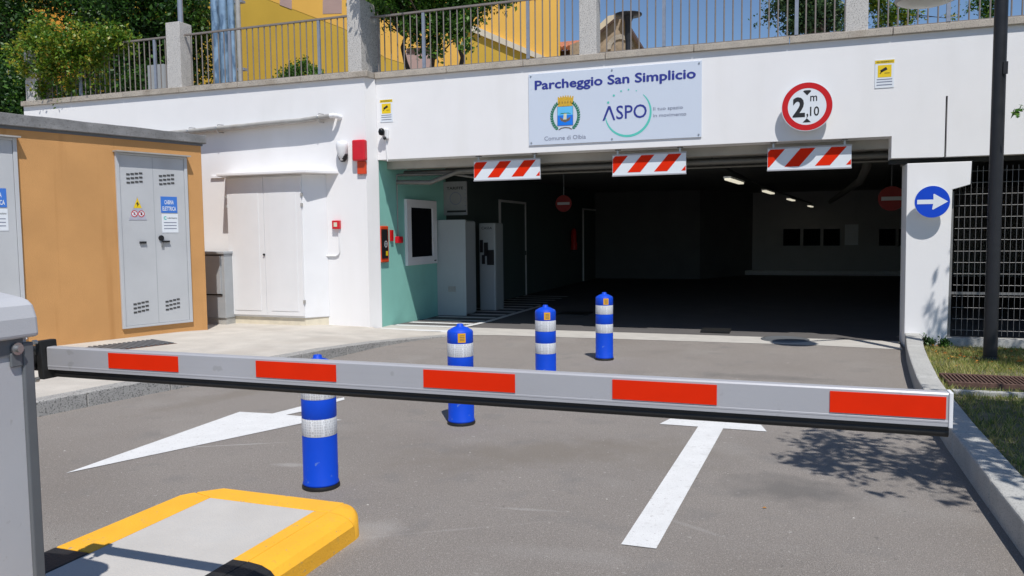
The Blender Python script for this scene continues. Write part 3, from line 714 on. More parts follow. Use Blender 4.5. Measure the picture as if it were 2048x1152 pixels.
lettering("SPO", FA, xS, xO, zb + 0.012, hA, P, INK, bn, bold=0.006)
xa0, xa1 = fx(1205.5), fx(1231); xm = (xa0 + xa1) / 2 + 0.005; w_ = 0.026
MB(FA).front([(xa0, zb), (xa0 + w_, zb), (xm + 0.0, zb + hA - 0.035), (xa1 - w_, zb), (xa1, zb), (xm + 0.016, zb + hA + 0.005), (xm - 0.016, zb + hA + 0.005)], P).build("lettering", INK, bn)
lettering("Il tuo spazio", FA, fx(1307), fx(1366), fz(1330, 220), 0.046, P, INKG, bn)
lettering("in movimento", FA, fx(1307), fx(1373), fz(1330, 233.5), 0.046, P, INKG, bn)
cx_, cz_ = fxy(1256, 226); rr_ = 0.305
MB(FA).ring(cx_, cz_, rr_ - 0.012, rr_ + 0.012, P + 0.001, -172, 48, 60, w=lambda t: 0.35 + 1.0 * math.sin(math.pi * min(1, max(0, t))) ** 0.7).build("logo_arc", MINT, bn)
for a_, r1_ in ((150, 0.016), (128, 0.015), (107, 0.012), (88, 0.012), (68, 0.008)):
    MB(FA).front([(cx_ + rr_ * math.cos(R(a_)) + r1_ * math.cos(k * math.pi / 6), cz_ + rr_ * math.sin(R(a_)) + r1_ * math.sin(k * math.pi / 6)) for k in range(12)], P).build("logo_dot", MINT, bn)
# crest
ex, ez = fxy(1131, 231); 
sw, sh_ = 0.108, 0.185
sx0 = ex - sw; sx1 = ex + sw; szt = fz(1131, 213); szb = fz(1131, 251)
MB(FA).front([(sx0 - 0.005, szb - 0.006), (sx1 + 0.005, szb - 0.006), (sx1 + 0.005, szt), (sx0 - 0.005, szt)], P + 0.0006).build("crest_border", BROWNI, bn)
mid = (szt + szb) / 2 + 0.01
MB(FA).front([(sx0, mid), (sx1, mid), (sx1, szt - 0.004), (sx0, szt - 0.004)], P).build("crest_sky", SKYB, bn)
MB(FA).front([(sx0, szb), (sx1, szb), (sx1, mid), (sx0, mid)], P).build("crest_sea", SEAB, bn)
hull = [(ex - 0.08, mid - 0.02), (ex - 0.06, mid - 0.075), (ex, mid - 0.10), (ex + 0.06, mid - 0.075), (ex + 0.085, mid - 0.02), (ex + 0.03, mid - 0.05), (ex - 0.03, mid - 0.05)]
MB(FA).front(hull, P - 0.0008).build("crest_ship", BROWNI, bn)
MB(FA).front([(ex - 0.085, mid + 0.015), (ex - 0.05, mid + 0.03), (ex + 0.05, mid + 0.03), (ex + 0.09, mid + 0.012), (ex + 0.04, mid + 0.02), (ex - 0.05, mid + 0.018)], P - 0.0009).build("crest_hill", LAUREL, bn)
MB(FA).front([(ex - 0.028, mid - 0.06), (ex + 0.02, mid - 0.06), (ex + 0.022, mid + 0.02), (ex - 0.018, mid + 0.02)], P - 0.0012).build("crest_sail", SAIL, bn)
cb = szt + 0.002
cr = [(sx0 + 0.006, cb), (sx1 - 0.006, cb), (sx1 + 0.012, cb + 0.11)]
tt = 7
for k in range(tt):
    xa = sx1 + 0.012 - (2 * sw + 0.024) * (k + 0.0) / tt; xb = sx1 + 0.012 - (2 * sw + 0.024) * (k + 0.55) / tt; xc = sx1 + 0.012 - (2 * sw + 0.024) * (k + 1) / tt
    bow = 0.018 * math.sin(math.pi * (k + 0.5) / tt)
    cr += [(xa, cb + 0.125 + bow), (xb, cb + 0.125 + bow), (xb, cb + 0.105 + bow)] + ([(xc, cb + 0.105 + bow)] if k < tt - 1 else [])
MB(FA).front(cr, P).build("crest_crown", GOLD, bn)
for k in range(5):
    xx = ex - 0.08 + 0.04 * k
    MB(FA).front([(xx - 0.008, cb + 0.035), (xx + 0.008, cb + 0.035), (xx + 0.008, cb + 0.06), (xx, cb + 0.07), (xx - 0.008, cb + 0.06)], P - 0.0006).build("crown_arch", GOLDD, bn)
for sgn in (-1, 1):
    mb = MB(FA)
    for k in range(13):
        t_ = R(-58 + 106 * k / 12); rx, rz = 0.19, 0.205
        px_ = ex + sgn * rx * math.cos(t_) * 1.0; pz_ = mid + rz * math.sin(t_) * 1.02 - 0.01
        tang = math.atan2(rz * math.cos(t_), -sgn * rx * math.sin(t_))
        for off in (-0.5, 0.5):
            aa = tang + off * 1.0; l_ = 0.045; wv = 0.012
            mb.front([(px_, pz_), (px_ + l_ * 0.5 * math.cos(aa) + wv * math.sin(aa), pz_ + l_ * 0.5 * math.sin(aa) - wv * math.cos(aa)),
                      (px_ + l_ * math.cos(aa), pz_ + l_ * math.sin(aa)), (px_ + l_ * 0.5 * math.cos(aa) - wv * math.sin(aa), pz_ + l_ * 0.5 * math.sin(aa) + wv * math.cos(aa))], P - 0.0003 * (k % 3))
    mb.build("laurel_branch", LAUREL, bn)
    MB(FA).front([(ex + sgn * 0.0, szb - 0.022), (ex + sgn * 0.06, szb - 0.03), (ex + sgn * 0.10, szb - 0.055), (ex + sgn * 0.085, szb - 0.06), (ex + sgn * 0.05, szb - 0.042), (ex + sgn * 0.0, szb - 0.036)], P).build("crest_ribbon", BROWNI, bn)

# ------------------------------------------------------------------ round signs
def round_sign(name, label, X, Z, r_, Y, off, rim):
    t = thing(name, label, "sign", (X, Y - off, Z)); F_ = Fr((X, Y - off, Z), 0)
    MB(F_).disc(0, 0, r_, 0, 0.012, 56).build("sign_plate", SIGNW, t, bevel=0.002)
    MB(F_).box(-0.02, 0.02, 0.0125, off - 0.001, r_ * 0.45, r_ * 0.45 + 0.03).box(-0.02, 0.02, 0.0125, off - 0.001, -r_ * 0.45, -r_ * 0.45 + 0.03).build("bracket", STEEL, t)
    return t, F_
X, Z = (aY(1614, 213, D - 0.12))[[0, 2]]
t, F_ = round_sign("height_limit_sign", "round white sign with red rim reading 2,10 m on the fascia", X, Z, 0.298, D, 0.12, None)
MB(F_).ring(0, 0, 0.222, 0.290, -0.0015, 0, 360, 64).build("red_rim", REDM, t)
lettering("2", F_, -0.165, -0.022, -0.115, 0.235, -0.0015, BLACK, t, bold=0.035)
lettering(",", F_, -0.005, 0.015, -0.112, 0.13, -0.0015, BLACK, t, bold=0.02)
lettering("10", F_, 0.035, 0.14, -0.115, 0.115, -0.0015, BLACK, t, bold=0.012)
lettering("m", F_, 0.035, 0.115, 0.062, 0.10, -0.0015, BLACK, t, bold=0.012)
MB(F_).front([(0, 0.135), (0.048, 0.186), (0.03, 0.197), (-0.03, 0.197), (-0.048, 0.186)], -0.0015).build("arrow_head", BLACK, t)
MB(F_).front([(-0.048, -0.192), (0.048, -0.192), (0.0, -0.142)], -0.0015).build("arrow_head", BLACK, t)
X, Z = (aY(1864.5, 403.5, D - 0.11))[[0, 2]]
t, F_ = round_sign("direction_sign", "round blue sign with white right arrow on the right pillar", X, Z, 0.19, D + 0.02, 0.13, None)
MB(F_).front([(0.186 * math.cos(2 * math.pi * k / 56), 0.186 * math.sin(2 * math.pi * k / 56)) for k in range(56)], -0.0012).build("blue_face", BLUES, t)
MB(F_).front([(-0.16, -0.026), (0.01, -0.026), (-0.0, -0.088), (0.012, -0.092), (0.165, 0.0), (0.02, 0.092), (0.01, 0.088), (0.012, 0.026), (-0.16, 0.026)], -0.0028).build("white_arrow", SIGNW, t)
def noentry(px, py, r_, Y, label):
    c = aY(px, py, Y); F_ = Fr(c, 0)
    t = thing("no_entry_sign", label, "sign", c)
    MB(F_).disc(0, 0, r_, 0, 0.012, 40).build("sign_plate", REDA, t)
    MB(F_).box(-r_ * 0.75, r_ * 0.75, -0.003, -0.0005, -r_ * 0.15, r_ * 0.15).build("white_bar", GREYCAB, t)
    MB().tube([(c[0], c[1] + 0.03, c[2]), (c[0], c[1] + 0.03, 2.65)], 0.012, 6).build("hanger", HOUSD, t)
noentry(1127, 407, 0.165, 15.2, "red no entry sign hanging inside the garage at left")
noentry(1783, 397, 0.215, 15.2, "red no entry sign hanging inside the garage next to the right pillar")

# CCTV notices
def cctv(px, py, Y, wpx, label):
    c = aY(px, py, Y); F_ = Fr((c[0], Y, c[2]), 0)
    t = thing("camera_notice", label, "notice", (c[0], Y, c[2]))
    w_ = 0.105
    MB(F_).box(-w_, w_, -0.006, -0.001, -0.17, 0.165).build("panel", SIGNW, t)
    MB(F_).front([(-w_, 0.118), (w_, 0.118), (w_, 0.158), (-w_, 0.158)], -0.0072).build("header", YEL, t)
    lettering("AREA VIDEOSORVEGLIATA", F_, -w_ + 0.012, w_ - 0.012, 0.128, 0.02, -0.0082, BLACK, t, bold=0.01)
    MB(F_).front([(-0.075, -0.045), (0.075, -0.045), (0.075, 0.10), (-0.075, 0.10)], -0.0072).build("yellow_field", YEL, t)
    mb = MB(F_); a = R(28); ca, sa = math.cos(a), math.sin(a)
    def q(x, y): return (-0.012 + x * ca - y * sa, 0.042 + x * sa + y * ca)
    mb.front([q(-0.035, -0.014), q(0.04, -0.018), q(0.04, 0.018), q(-0.035, 0.014)], -0.0084)
    mb.front([(-0.055, -0.002), (-0.045, -0.002), (-0.02, 0.03), (-0.035, 0.034)], -0.0084)
    mb.build("camera_icon", BLACK, t)
    MB(F_).front([(0.0, 0.0), (0.055, 0.0), (0.055, 0.006), (0.0, 0.006)], -0.0084).build("icon_line", BLACK, t)
    for zz in (-0.075, -0.105, -0.14): MB(F_).front([(-0.085, zz), (0.085, zz), (0.085, zz + 0.011), (-0.085, zz + 0.011)], -0.0072).build("print_line", INKG, t)
cctv(773, 221, D, 20, "small yellow and white camera surveillance notice at the left end of the fascia")
cctv(1769, 147, D, 34, "yellow and white camera surveillance notice right of the height limit sign")

# dome camera
c = aY(770, 265, D); t = thing("dome_camera", "small white wall camera with dark dome under the left notice", "camera", (c[0], D, c[2]))
F_ = Fr((c[0], D, c[2]), 0)
MB(F_).box(-0.03, 0.07, -0.05, -0.002, -0.10, 0.05).build("camera_bracket", WHITE_P, t, bevel=0.015)
MB().lathe([(0.001, 0.055), (0.035, 0.045), (0.05, 0.0), (0.035, -0.045), (0.001, -0.055)], (c[0] - 0.01, D - 0.09, c[2]), 16, caps=False).build("camera_dome", GLASSD, t)
MB().lathe([(0.001, 0.03), (0.024, 0.015), (0.024, -0.015), (0.001, -0.03)], (c[0] + 0.025, D - 0.06, c[2] - 0.09), 12, caps=False).build("camera_joint", BLACK, t)
MB().tube([(c[0] + 0.02, D - 0.012, c[2] - 0.1), (c[0] + 0.02, D - 0.012, c[2] - 0.22), (c[0] + 0.04, D - 0.012, ZL - 0.03)], 0.008, 6).build("camera_cable", WHITE_P, t)

# ------------------------------------------------------------------ left wall fittings
FLW = Fr((0, DL, 0), 0)
def lw(x, y, off=0.0): p = aY(x, y, DL - off); return p[0], p[2]
# long pipe with shadow
pA, pB = lw(250, 258, 0.14), lw(352, 262.5, 0.14)
pts = [lw(*q, 0.14) for q in ((180, 281), (250, 274.5), (330, 267), (380, 262.5), (440, 256), (495, 251), (540, 246), (600, 241), (660, 232))]
mb = MB(); mb.tube([(a, DL - 0.14, c) for a, c in pts], 0.035, 12)
t = thing("wall_pipe", "long grey pipe clipped along the upper left white wall", "pipe", (pts[4][0], DL - 0.14, pts[4][1]))
mb.build("pipe_run", BEIGEP, t)
mb = MB()
for i in range(len(pts) - 1):
    (a_, c_), (b_, d_) = pts[i], pts[i + 1]
    mb.add([(a_, DL - 0.14, c_ + 0.012), (b_, DL - 0.14, d_ + 0.012), (b_, DL - 0.001, d_ + 0.012), (a_, DL - 0.001, c_ + 0.012), (a_, DL - 0.14, c_ - 0.012), (b_, DL - 0.14, d_ - 0.012), (b_, DL - 0.001, d_ - 0.012), (a_, DL - 0.001, c_ - 0.012)], [(0, 1, 2, 3), (7, 6, 5, 4), (4, 5, 1, 0), (3, 2, 6, 7)])
mb.build("pipe_ledge", BEIGEP, t)
MB().tube([(pts[-1][0], DL - 0.14, pts[-1][1]), (pts[-1][0] + 0.05, DL - 0.135, pts[-1][1] + 0.005), (pts[-1][0] + 0.08, DL - 0.08, pts[-1][1]), (pts[-1][0] + 0.085, DL - 0.002, pts[-1][1] - 0.01)], 0.037, 12).build("pipe_elbow", WHITE_P, t)
for (x, y) in ((378, 263), (435, 257), (637, 235.5)):
    a, c = lw(x, y, 0.14)
    MB().tube([(a, DL - 0.001, c + 0.07), (a, DL - 0.13, c + 0.06), (a, DL - 0.185, c), (a, DL - 0.13, c - 0.06), (a, DL - 0.001, c - 0.05)], 0.008, 6).build("pipe_clip", STEEL, t)
# white utility cupboard built against the left wall
cu = thing("utility_cupboard", "tall white double door cupboard against the left wall under a thin canopy", "cupboard", (-7.5, 10.05, 0.1))
Yc = 10.06; x0, x1 = -8.22, -6.86
body = [(x0, Yc), (x1, Yc), (-6.62, DL - 0.001), (x0 - 0.19, DL - 0.001)]
MB().prism(body, 0.17, 2.33).build("cupboard_body", WHITE_P, cu, bevel=0.01)
MB().prism([(x0 + 0.015, Yc + 0.02), (x1 - 0.01, Yc + 0.02), (-6.64, DL - 0.001), (x0 - 0.17, DL - 0.001)], 0.03, 0.168).build("cupboard_plinth", CREAM, cu)
xm = (x0 + x1) / 2
for a, b, nm in ((x0 + 0.012, xm - 0.003, 1), (xm + 0.003, x1 - 0.012, 2)):
    d_ = MB().box(a, b, Yc - 0.022, Yc - 0.001, 0.20, 2.30).build("cupboard_door", WHITE_P, cu, bevel=0.003)
    MB().box(a + 0.09, b - 0.09, Yc - 0.028, Yc - 0.0225, 0.27, 2.06).build("door_panel", WHITE_P, d_, bevel=0.003)
    hx = a - 0.008 if nm == 1 else b + 0.008
    for hz in (0.4, 1.85, 2.0): MB().box(hx - 0.012, hx + 0.012, Yc - 0.035, Yc - 0.0015, hz, hz + 0.045).build("hinge", BEIGEP, d_)
a, _ = xm - 0.02, 0
MB().tube([(xm - 0.01, Yc - 0.045, 1.13), (xm - 0.01, Yc - 0.0225, 1.13)], 0.016, 8).build("door_knob", RUBBER, cu)
MB().box(-8.74, -8.48, DL - 0.03, DL - 0.001, 2.34, 2.372).build("canopy_moulding", WHITE, cu)
MB().prism([(-8.28, 9.90), (-6.68, 9.90), (-6.40, DL - 0.001), (-8.47, DL - 0.001)], 2.331, 2.372).build("canopy_slab", WHITE, cu, bevel=0.006)
# grey street cabinet beside cabin
p0 = aY(409, 503, 9.85); p1 = aY(452, 632, 9.85)
gc = thing("street_cabinet", "grey metal street cabinet squeezed between the ochre cabin and the white cupboard", "cabinet", (p1[0] - 0.3, 9.85, 0.1))
MB().box(p1[0] - 0.85, p1[0], 9.85, 10.2, 0.16, p0[2] - 0.04).build("cabinet_body", GREYCAB, gc, bevel=0.006)
MB().box(p1[0] - 0.87, p1[0] + 0.015, 9.83, 10.22, p0[2] - 0.039, p0[2]).build("cabinet_lid", GREYCAB, gc, bevel=0.006)
MB().box(p1[0] - 0.84, p1[0] - 0.01, 9.87, 10.19, 0.03, 0.159).build("cabinet_plinth", CONC_K, gc)
xr = aY(440, 550, 9.82)[0]; zt_ = aY(430, 512, 9.82)[2]; zb_ = aY(430, 588, 9.82)[2]
cdoor = MB().box(p1[0] - 0.80, xr, 9.825, 9.849, zb_, zt_).build("cabinet_door", GREYCAB, gc, bevel=0.005)
MB().box(p1[0] - 0.805, xr + 0.012, 9.835, 9.8489, zb_ - 0.022, zb_ - 0.002).build("cabinet_hinge_strip", RUBBER, gc)
MB().box(p1[0] - 0.805, xr + 0.012, 9.835, 9.8489, zt_ + 0.002, zt_ + 0.014).build("cabinet_hinge_strip", RUBBER, gc)

# siren lamp, red alarm, call point
a, c = lw(685, 300, 0.06); t = thing("wall_light", "white egg shaped wall light left of the red alarm sounder", "lamp", (a, DL, c))
prof = [(0.001, -0.165), (0.03, -0.155), (0.065, -0.08), (0.092, 0.03), (0.092, 0.08), (0.07, 0.125), (0.001, 0.135)]
o = MB().lathe(prof, (0, 0, 0), 20, caps=False)
o.v = [(x + a, y * 0.85 + DL - 0.075, z + c) for x, y, z in o.v]; o.build("light_shell", WHITE_P, t)
o = MB().lathe([(0.035, -0.170), (0.062, -0.135), (0.082, -0.075), (0.078, -0.06), (0.05, -0.12)], (0, 0, 0), 20, caps=False)
o.v = [(x + a, y * 0.85 + DL - 0.055, z + c) for x, y, z in o.v]; o.build("light_trim", BLACK, t)
MB().box(a - 0.05, a + 0.05, DL - 0.05, DL - 0.001, c - 0.08, c + 0.08).build("light_base", WHITE_P, t)
x0, z1 = lw(704, 280, 0.08); x1, z0 = lw(730.5, 321, 0.08)
t = thing("alarm_sounder", "red fire alarm sounder box high at the right end of the left wall", "alarm", ((x0 + x1) / 2, DL, z0))
MB().box(x0, x1, DL - 0.10, DL - 0.002, z0, z1).build("sounder_body", REDP, t, bevel=0.025, seg=3)
MB().box(x0 + 0.05, x1 - 0.02, DL - 0.04, DL - 0.0015, z0 - 0.19, z0 - 0.005).build("sounder_tab", ORANGE, t, bevel=0.006)
lettering("ALLARME INCENDIO", FLW, x0 + 0.05, x1 - 0.025, z0 - 0.21, 0.014, -0.003, INKG, t)
x0, z1 = lw(665.5, 441, 0.03); x1, z0 = lw(680.5, 458, 0.03)
t = thing("fire_call_point", "small red fire call point with pale window and thin conduit on the left wall", "call point", ((x0 + x1) / 2, DL, z0))
MB().box(x0, x1, DL - 0.06, DL - 0.002, z0, z1).build("call_box", REDP, t, bevel=0.008)
MB().box(x0 + 0.035, x1 - 0.035, DL - 0.064, DL - 0.0605, z0 + 0.035, z1 - 0.03).build("call_window", SAIL, t)
xs = (x0 + x1) / 2 + 0.03
za = lw(680, 512)[1]; xl = lw(652, 516)[0]
MB().tube([(xs, DL - 0.014, z0), (xs, DL - 0.014, za + 0.07), (xs - 0.02, DL - 0.014, za + 0.02), (xs - 0.07, DL - 0.014, za), (xl, DL - 0.014, za)], 0.013, 8).build("conduit", WHITE_P, t)

# ------------------------------------------------------------------ teal wall fittings (face towards +X)
TW = Fr((XT, 0, 0), R(90))
def tw(x, y): p = aX(x, y, XT); return p[1], p[2]
a0, c1 = tw(808, 398); a1, c0 = tw(870, 526)
t = thing("booth_window", "white framed dark window in the teal side wall", "window", (XT, (a0 + a1) / 2, c0))
for bx in ((a0, a1, c0, c0 + 0.13), (a0, a1, c1 - 0.13, c1), (a0, a0 + 0.15, c0 + 0.1301, c1 - 0.1301), (a1 - 0.15, a1, c0 + 0.1301, c1 - 0.1301)):
    MB(TW).box(bx[0], bx[1], -0.05, -0.001, bx[2], bx[3]).build("window_frame", WHITE_P, t)
MB(TW).box(a0 + 0.151, a1 - 0.151, -0.02, -0.001, c0 + 0.131, c1 - 0.131).build("pane", VOID, t)
MB(TW).box(a1 - 0.13, a1 - 0.05, -0.052, -0.0505, c0 + 0.04, c0 + 0.06).build("window_tag", BLACK, t)
# defibrillator style box: orange red box
p_ = aX(777, 452, XT + 0.035); q_ = aX(777, 524, XT + 0.035)
a0 = 10.575; a1 = p_[1]; c1 = p_[2]; c0 = q_[2]
t = thing("emergency_box", "orange red emergency box with black front on the teal wall", "box", (XT, a1, c0))
MB(TW).box(a0, a1, -0.035, -0.001, c0, c1).build("box_body", ORANGE, t, bevel=0.012)
MB(TW).box(a0, a1 - 0.04, -0.041, -0.0355, c0 + 0.06, c1 - 0.05).build("box_front", BLACK, t)
MB(TW).ring((a0 + a1) / 2 + 0.01, (c0 + c1) / 2 + 0.0, 0.04, 0.05, -0.0425, 0, 360, 20).ring((a0 + a1) / 2 + 0.01, (c0 + c1) / 2, 0.015, 0.022, -0.0425, 0, 360, 16).build("box_emblem", SIGNW, t)
MB(TW).box(a1 - 0.11, a1 - 0.05, -0.0435, -0.042, c0 + 0.10, c0 + 0.17).build("box_label", YEL, t)
a0, c1 = tw(779, 460); a1, c0 = tw(784, 482)
tag(MB(TW).box(a0, a1, -0.03, -0.001, c0, c1).build("alarm_notice", REDM), "small red and white notice right of the emergency box", "notice")
a0, c1 = tw(789.5, 473); a1, c0 = tw(800, 486)
t = thing("fire_call_point", "small red call point on the teal wall with a vertical conduit above it", "call point", (XT, a0, c0))
MB(TW).box(a0, a1, -0.06, -0.001, c0, c1).build("call_box", REDP, t, bevel=0.008)
MB(TW).tube([((a0 + a1) / 2, -0.012, c1), ((a0 + a1) / 2, -0.012, 2.35)], 0.010, 6).build("conduit", BEIGEP, t)
MGREY = mat("machine_grey_paint", (0.42, 0.455, 0.46), 0.5, 0.02, 3)
PGREY = mat("grey_board_face", (0.30, 0.31, 0.32), 0.6, 0.05, 6)  # even grey for the tariff board face
# white column cabinet, price board, pay machine
Yn = 12.62
p0 = aY(888, 440, Yn); p1 = aY(931, 630, Yn)
t = thing("ticket_office_column", "tall pale grey cabinet column at the end of the teal wall", "cabinet", (-5.6, Yn, 0))
MB().box(XT + 0.002, p1[0] + 0.02, Yn, Yn + 0.02, -0.02, p0[2]).build("front_panel", MGREY, t)
MB().box(XT + 0.002, p1[0], Yn + 0.021, Yn + 0.55, -0.02, p0[2] - 0.01).build("cabinet_body", MGREY, t, bevel=0.05, seg=4)
pz = aY(903, 578, Yn - 0.001)
MB().box(pz[0] - 0.06, pz[0] + 0.08, Yn - 0.01, Yn - 0.0005, pz[2] - 0.05, pz[2] + 0.05).build("socket_plate", BEIGEP, t)
Ym = 13.75
p0 = aY(957, 446, Ym); p1 = aY(992, 615, Ym)
t = thing("pay_machine", "white ticket pay machine with dark controls standing in the garage shade", "ticket machine", ((p0[0] + p1[0]) / 2, Ym, -0.05))
MB().box(p0[0], p1[0], Ym, Ym + 0.45, -0.04, p0[2]).build("machine_body", MGREY, t, bevel=0.03)
for (xa, ya, xb, yb) in ((960, 480, 966, 505), (968, 485, 976, 512), (964, 510, 970, 528), (974, 500, 988, 530)):
    q0 = aY(xa, ya, Ym - 0.01); q1 = aY(xb, yb, Ym - 0.01)
    MB().box(q0[0], q1[0], Ym - 0.02, Ym - 0.001, q1[2], q0[2]).build("control_panel", BLACK, t)
lettering("CASSA", Fr((0, Ym, 0), 0), p0[0] + 0.06, p1[0] - 0.06, p0[2] - 0.12, 0.05, -0.003, BLACK, t, bold=0.01)
Yq = 12.95
p0 = aY(885, 364, Yq); p1 = aY(934, 430, Yq)
t = thing("price_board", "white tariff board hanging above the cabinet column", "sign", ((p0[0] + p1[0]) / 2, Yq, p1[2]))
F_ = Fr((0, Yq, 0), 0)
MB(F_).box(p0[0], p1[0], 0, 0.03, p1[2], p0[2]).build("panel", PGREY, t)
lettering("TARIFFE", F_, p0[0] + 0.08, p0[0] + 0.40, p0[2] - 0.14, 0.05, -0.002, BLACK, t, bold=0.02)
MB(F_).ring(p0[0] + 0.25, (p0[2] + p1[2]) / 2, 0.10, 0.115, -0.002, 0, 360, 24).build("board_emblem", INKG, t)
for k in range(7): MB(F_).front([(p0[0] + 0.45, p0[2] - 0.16 - k * 0.07), (p1[0] - 0.04, p0[2] - 0.16 - k * 0.07), (p1[0] - 0.04, p0[2] - 0.145 - k * 0.07), (p0[0] + 0.45, p0[2] - 0.145 - k * 0.07)], -0.002).build("print_line", INKG, t)
MB(F_).front([(p0[0] + 0.08, p1[2] + 0.05), (p0[0] + 0.45, p1[2] + 0.05), (p0[0] + 0.45, p1[2] + 0.085), (p0[0] + 0.08, p1[2] + 0.085)], -0.002).build("print_bar", BLACK, t)
# inner doors on the teal wall, deep inside
def innerdoor(xa, xb, ytop, label):
    a0 = tw(xa, 500)[0]; a1 = tw(xb, 500)[0]
    t = thing("service_door", label, "door", (XT, a0, -0.05))
    MB(TW).box(a0 + 0.0501, a1 - 0.0501, -0.02, -0.001, -0.05, 2.08).build("door_leaf", GREENDK, t)
    for u, v_ in ((a0, a0 + 0.05), (a1 - 0.05, a1)): MB(TW).box(u, v_, -0.04, -0.001, -0.05, 2.13).build("door_frame", WHITE_P, t)
    MB(TW).box(a0 + 0.051, a1 - 0.051, -0.04, -0.001, 2.081, 2.13).build("door_frame", WHITE_P, t)
    MB(TW).tube([(a1 - 0.15, -0.07, 1.0), (a1 - 0.15, -0.07, 0.9)], 0.012, 6).build("door_handle", BLACK, t)
innerdoor(998, 1050, 400, "white framed service door just past the pay machine")
innerdoor(1165, 1225, 400, "white framed service door deep along the garage's left wall")
c = aX(1148, 478, XT + 0.12)
t = thing("fire_extinguisher", "dark fire extinguisher hung on the garage's left wall", "extinguisher", c)
MB().lathe([(0.09, -0.3), (0.09, 0.2), (0.05, 0.27), (0.02, 0.3)], tuple(c), 16).build("cylinder", REDM, t)
MB().tube([(c[0], c[1], c[2] + 0.28), (c[0] + 0.08, c[1] - 0.03, c[2] + 0.22), (c[0] + 0.1, c[1] - 0.05, c[2] - 0.1)], 0.012, 6).build("hose", RUBBER, t)
# hatched walkway at left in the garage
wl0 = aZ(905, 668, 0.0); wl1 = aZ(1130, 614, -0.03)
t = thing("walkway_marking", "white hatched pedestrian walkway lines along the teal wall in the garage", "road marking", (-5, 12, 0))
xl = -4.72
MB().quad((xl - 0.01, 10.05, 0.0075), (xl + 0.10, 10.05, 0.0075), (xl + 0.10, 10.9, 0.0075), (xl - 0.01, 10.9, 0.0075)).quad((xl, 10.9, 0.0055), (xl + 0.11, 10.9, 0.0055), (xl + 0.11, 12, -0.025), (xl, 12, -0.025)).quad((xl, 12, -0.025), (xl + 0.11, 12, -0.025), (xl + 0.11, 19, -0.05), (xl, 19, -0.05)).build("edge_line", ROADPAINT, t)
def gz(y): return 0.0045 if y <= 10.9 else (0.0045 - 0.03 * (y - 10.9) / 1.1 if y < 12 else -0.0255 - 0.0018 * (y - 12))
for k in range(14):
    y = 10.30 + k * 0.52
    w_ = 0.17
    MB().quad((-5.80, y, gz(y) + 0.002), (xl - 0.011, y, gz(y) + 0.002), (xl - 0.011, y + w_, gz(y + w_) + 0.002), (-5.80, y + w_, gz(y + w_) + 0.002)).build("hatch_line", ROADPAINT, t)

# ------------------------------------------------------------------ grille in the right bay
gt = thing("wire_grille", "galvanised wire grille closing the right bay beside the pillar", "grille", (3, D + 0.15, 0.1))
Yg = D + 0.16
x0g = 1.86
wx = 0.0
i = 0
vw = MB().tube([(0, 0, 0), (0, 0, 2.02)], 0.0028, 5).build("wire", MESHM, mesh_only=True, origin=(0, 0, 0))
hw = MB().tube([(0, 0, 0), (2.3, 0, 0)], 0.0035, 5).build("wire", MESHM, mesh_only=True, origin=(0, 0, 0))
for k in range(38):
    o = bpy.data.objects.new("wire", vw); COL.objects.link(o); o.parent = gt; o.location = (x0g + 0.04 + k * 0.0605 - 3, 0.01, 0.03)
for k in range(15):
    o = bpy.data.objects.new("wire", hw); COL.objects.link(o); o.parent = gt; o.location = (x0g - 3, 0.016, 0.09 + k * 0.136)
MB().box(x0g - 0.05, x0g - 0.02, Yg - 0.01, Yg + 0.02, 0.10, 1.86).build("grille_post", MESHM, gt)
MB().box(x0g - 0.05, 4.2, Yg + 0.03, Yg + 0.05, 0.62, 0.65).build("grille_rail", MESHM, gt)

# ================================================================== OCHRE ELECTRICITY CABIN
A = aZ(416, 657, PAV); CA = Fr((A[0], A[1], 0), math.pi / 2 - 0.30)
Nc = -CA.I
def cb(x, y, off=0.0):
    p = aP(x, y, np.array(CA.O) + Nc * off, Nc); q = CA.inv(p); return q[0], q[2]
LEN = 5.2; DEP = 2.2; HC = 2.70
cab = thing("electricity_cabin", "ochre rendered electricity cabin with grey concrete roof slab and grey doors", "cabin", (A[0], A[1], PAV))
MB(CA).box(-LEN, 0, 0, DEP, PAV - 0.05, HC).build("wall", OCHRE, cab, bevel=0.01)
mb = MB(CA)
# slab with a slightly ragged upper edge
nseg = 26
V = []; 
for i in range(nseg + 1):
    a_ = -LEN - 0.06 + (LEN + 0.10) * i / nseg; h_ = HC + 0.165 - 0.05 * i / nseg + random.uniform(-0.005, 0.005)
    V += [(a_, -0.06, HC + 0.001), (a_, -0.06, h_), (a_, DEP + 0.06, h_), (a_, DEP + 0.06, HC + 0.001)]
Fc = []
for i in range(nseg):
    for k_ in range(4): Fc.append((4 * i + k_, 4 * i + 4 + k_, 4 * i + 4 + (k_ + 1) % 4, 4 * i + (k_ + 1) % 4))
Fc += [(3, 2, 1, 0), tuple(4 * nseg + k_ for k_ in range(4))]
Fc = [tuple(reversed(f)) for f in Fc]
mb.add(V, Fc); mb.build("roof_slab", SLABM, cab, bevel=0.006)
MB(CA).box(-LEN - 0.02, 0.015, -0.012, 0.3, HC - 0.035, HC).build("roof_flashing", HOUSD, cab)
def vent(fr, a, c, w_, h_, parent, b=-0.027):
    mb = MB(fr)
    for i in range(4):
        for j in range(3):
            aa = a + w_ * i / 4; cc_ = c + h_ * j / 3 + 0.007 * i
            mb.box(aa + w_ * 0.02, aa + w_ * 0.22, b - 0.004, b, cc_, cc_ + h_ * 0.14)
    return stuff(mb.build("vent_slots", DARKSLOT, parent))
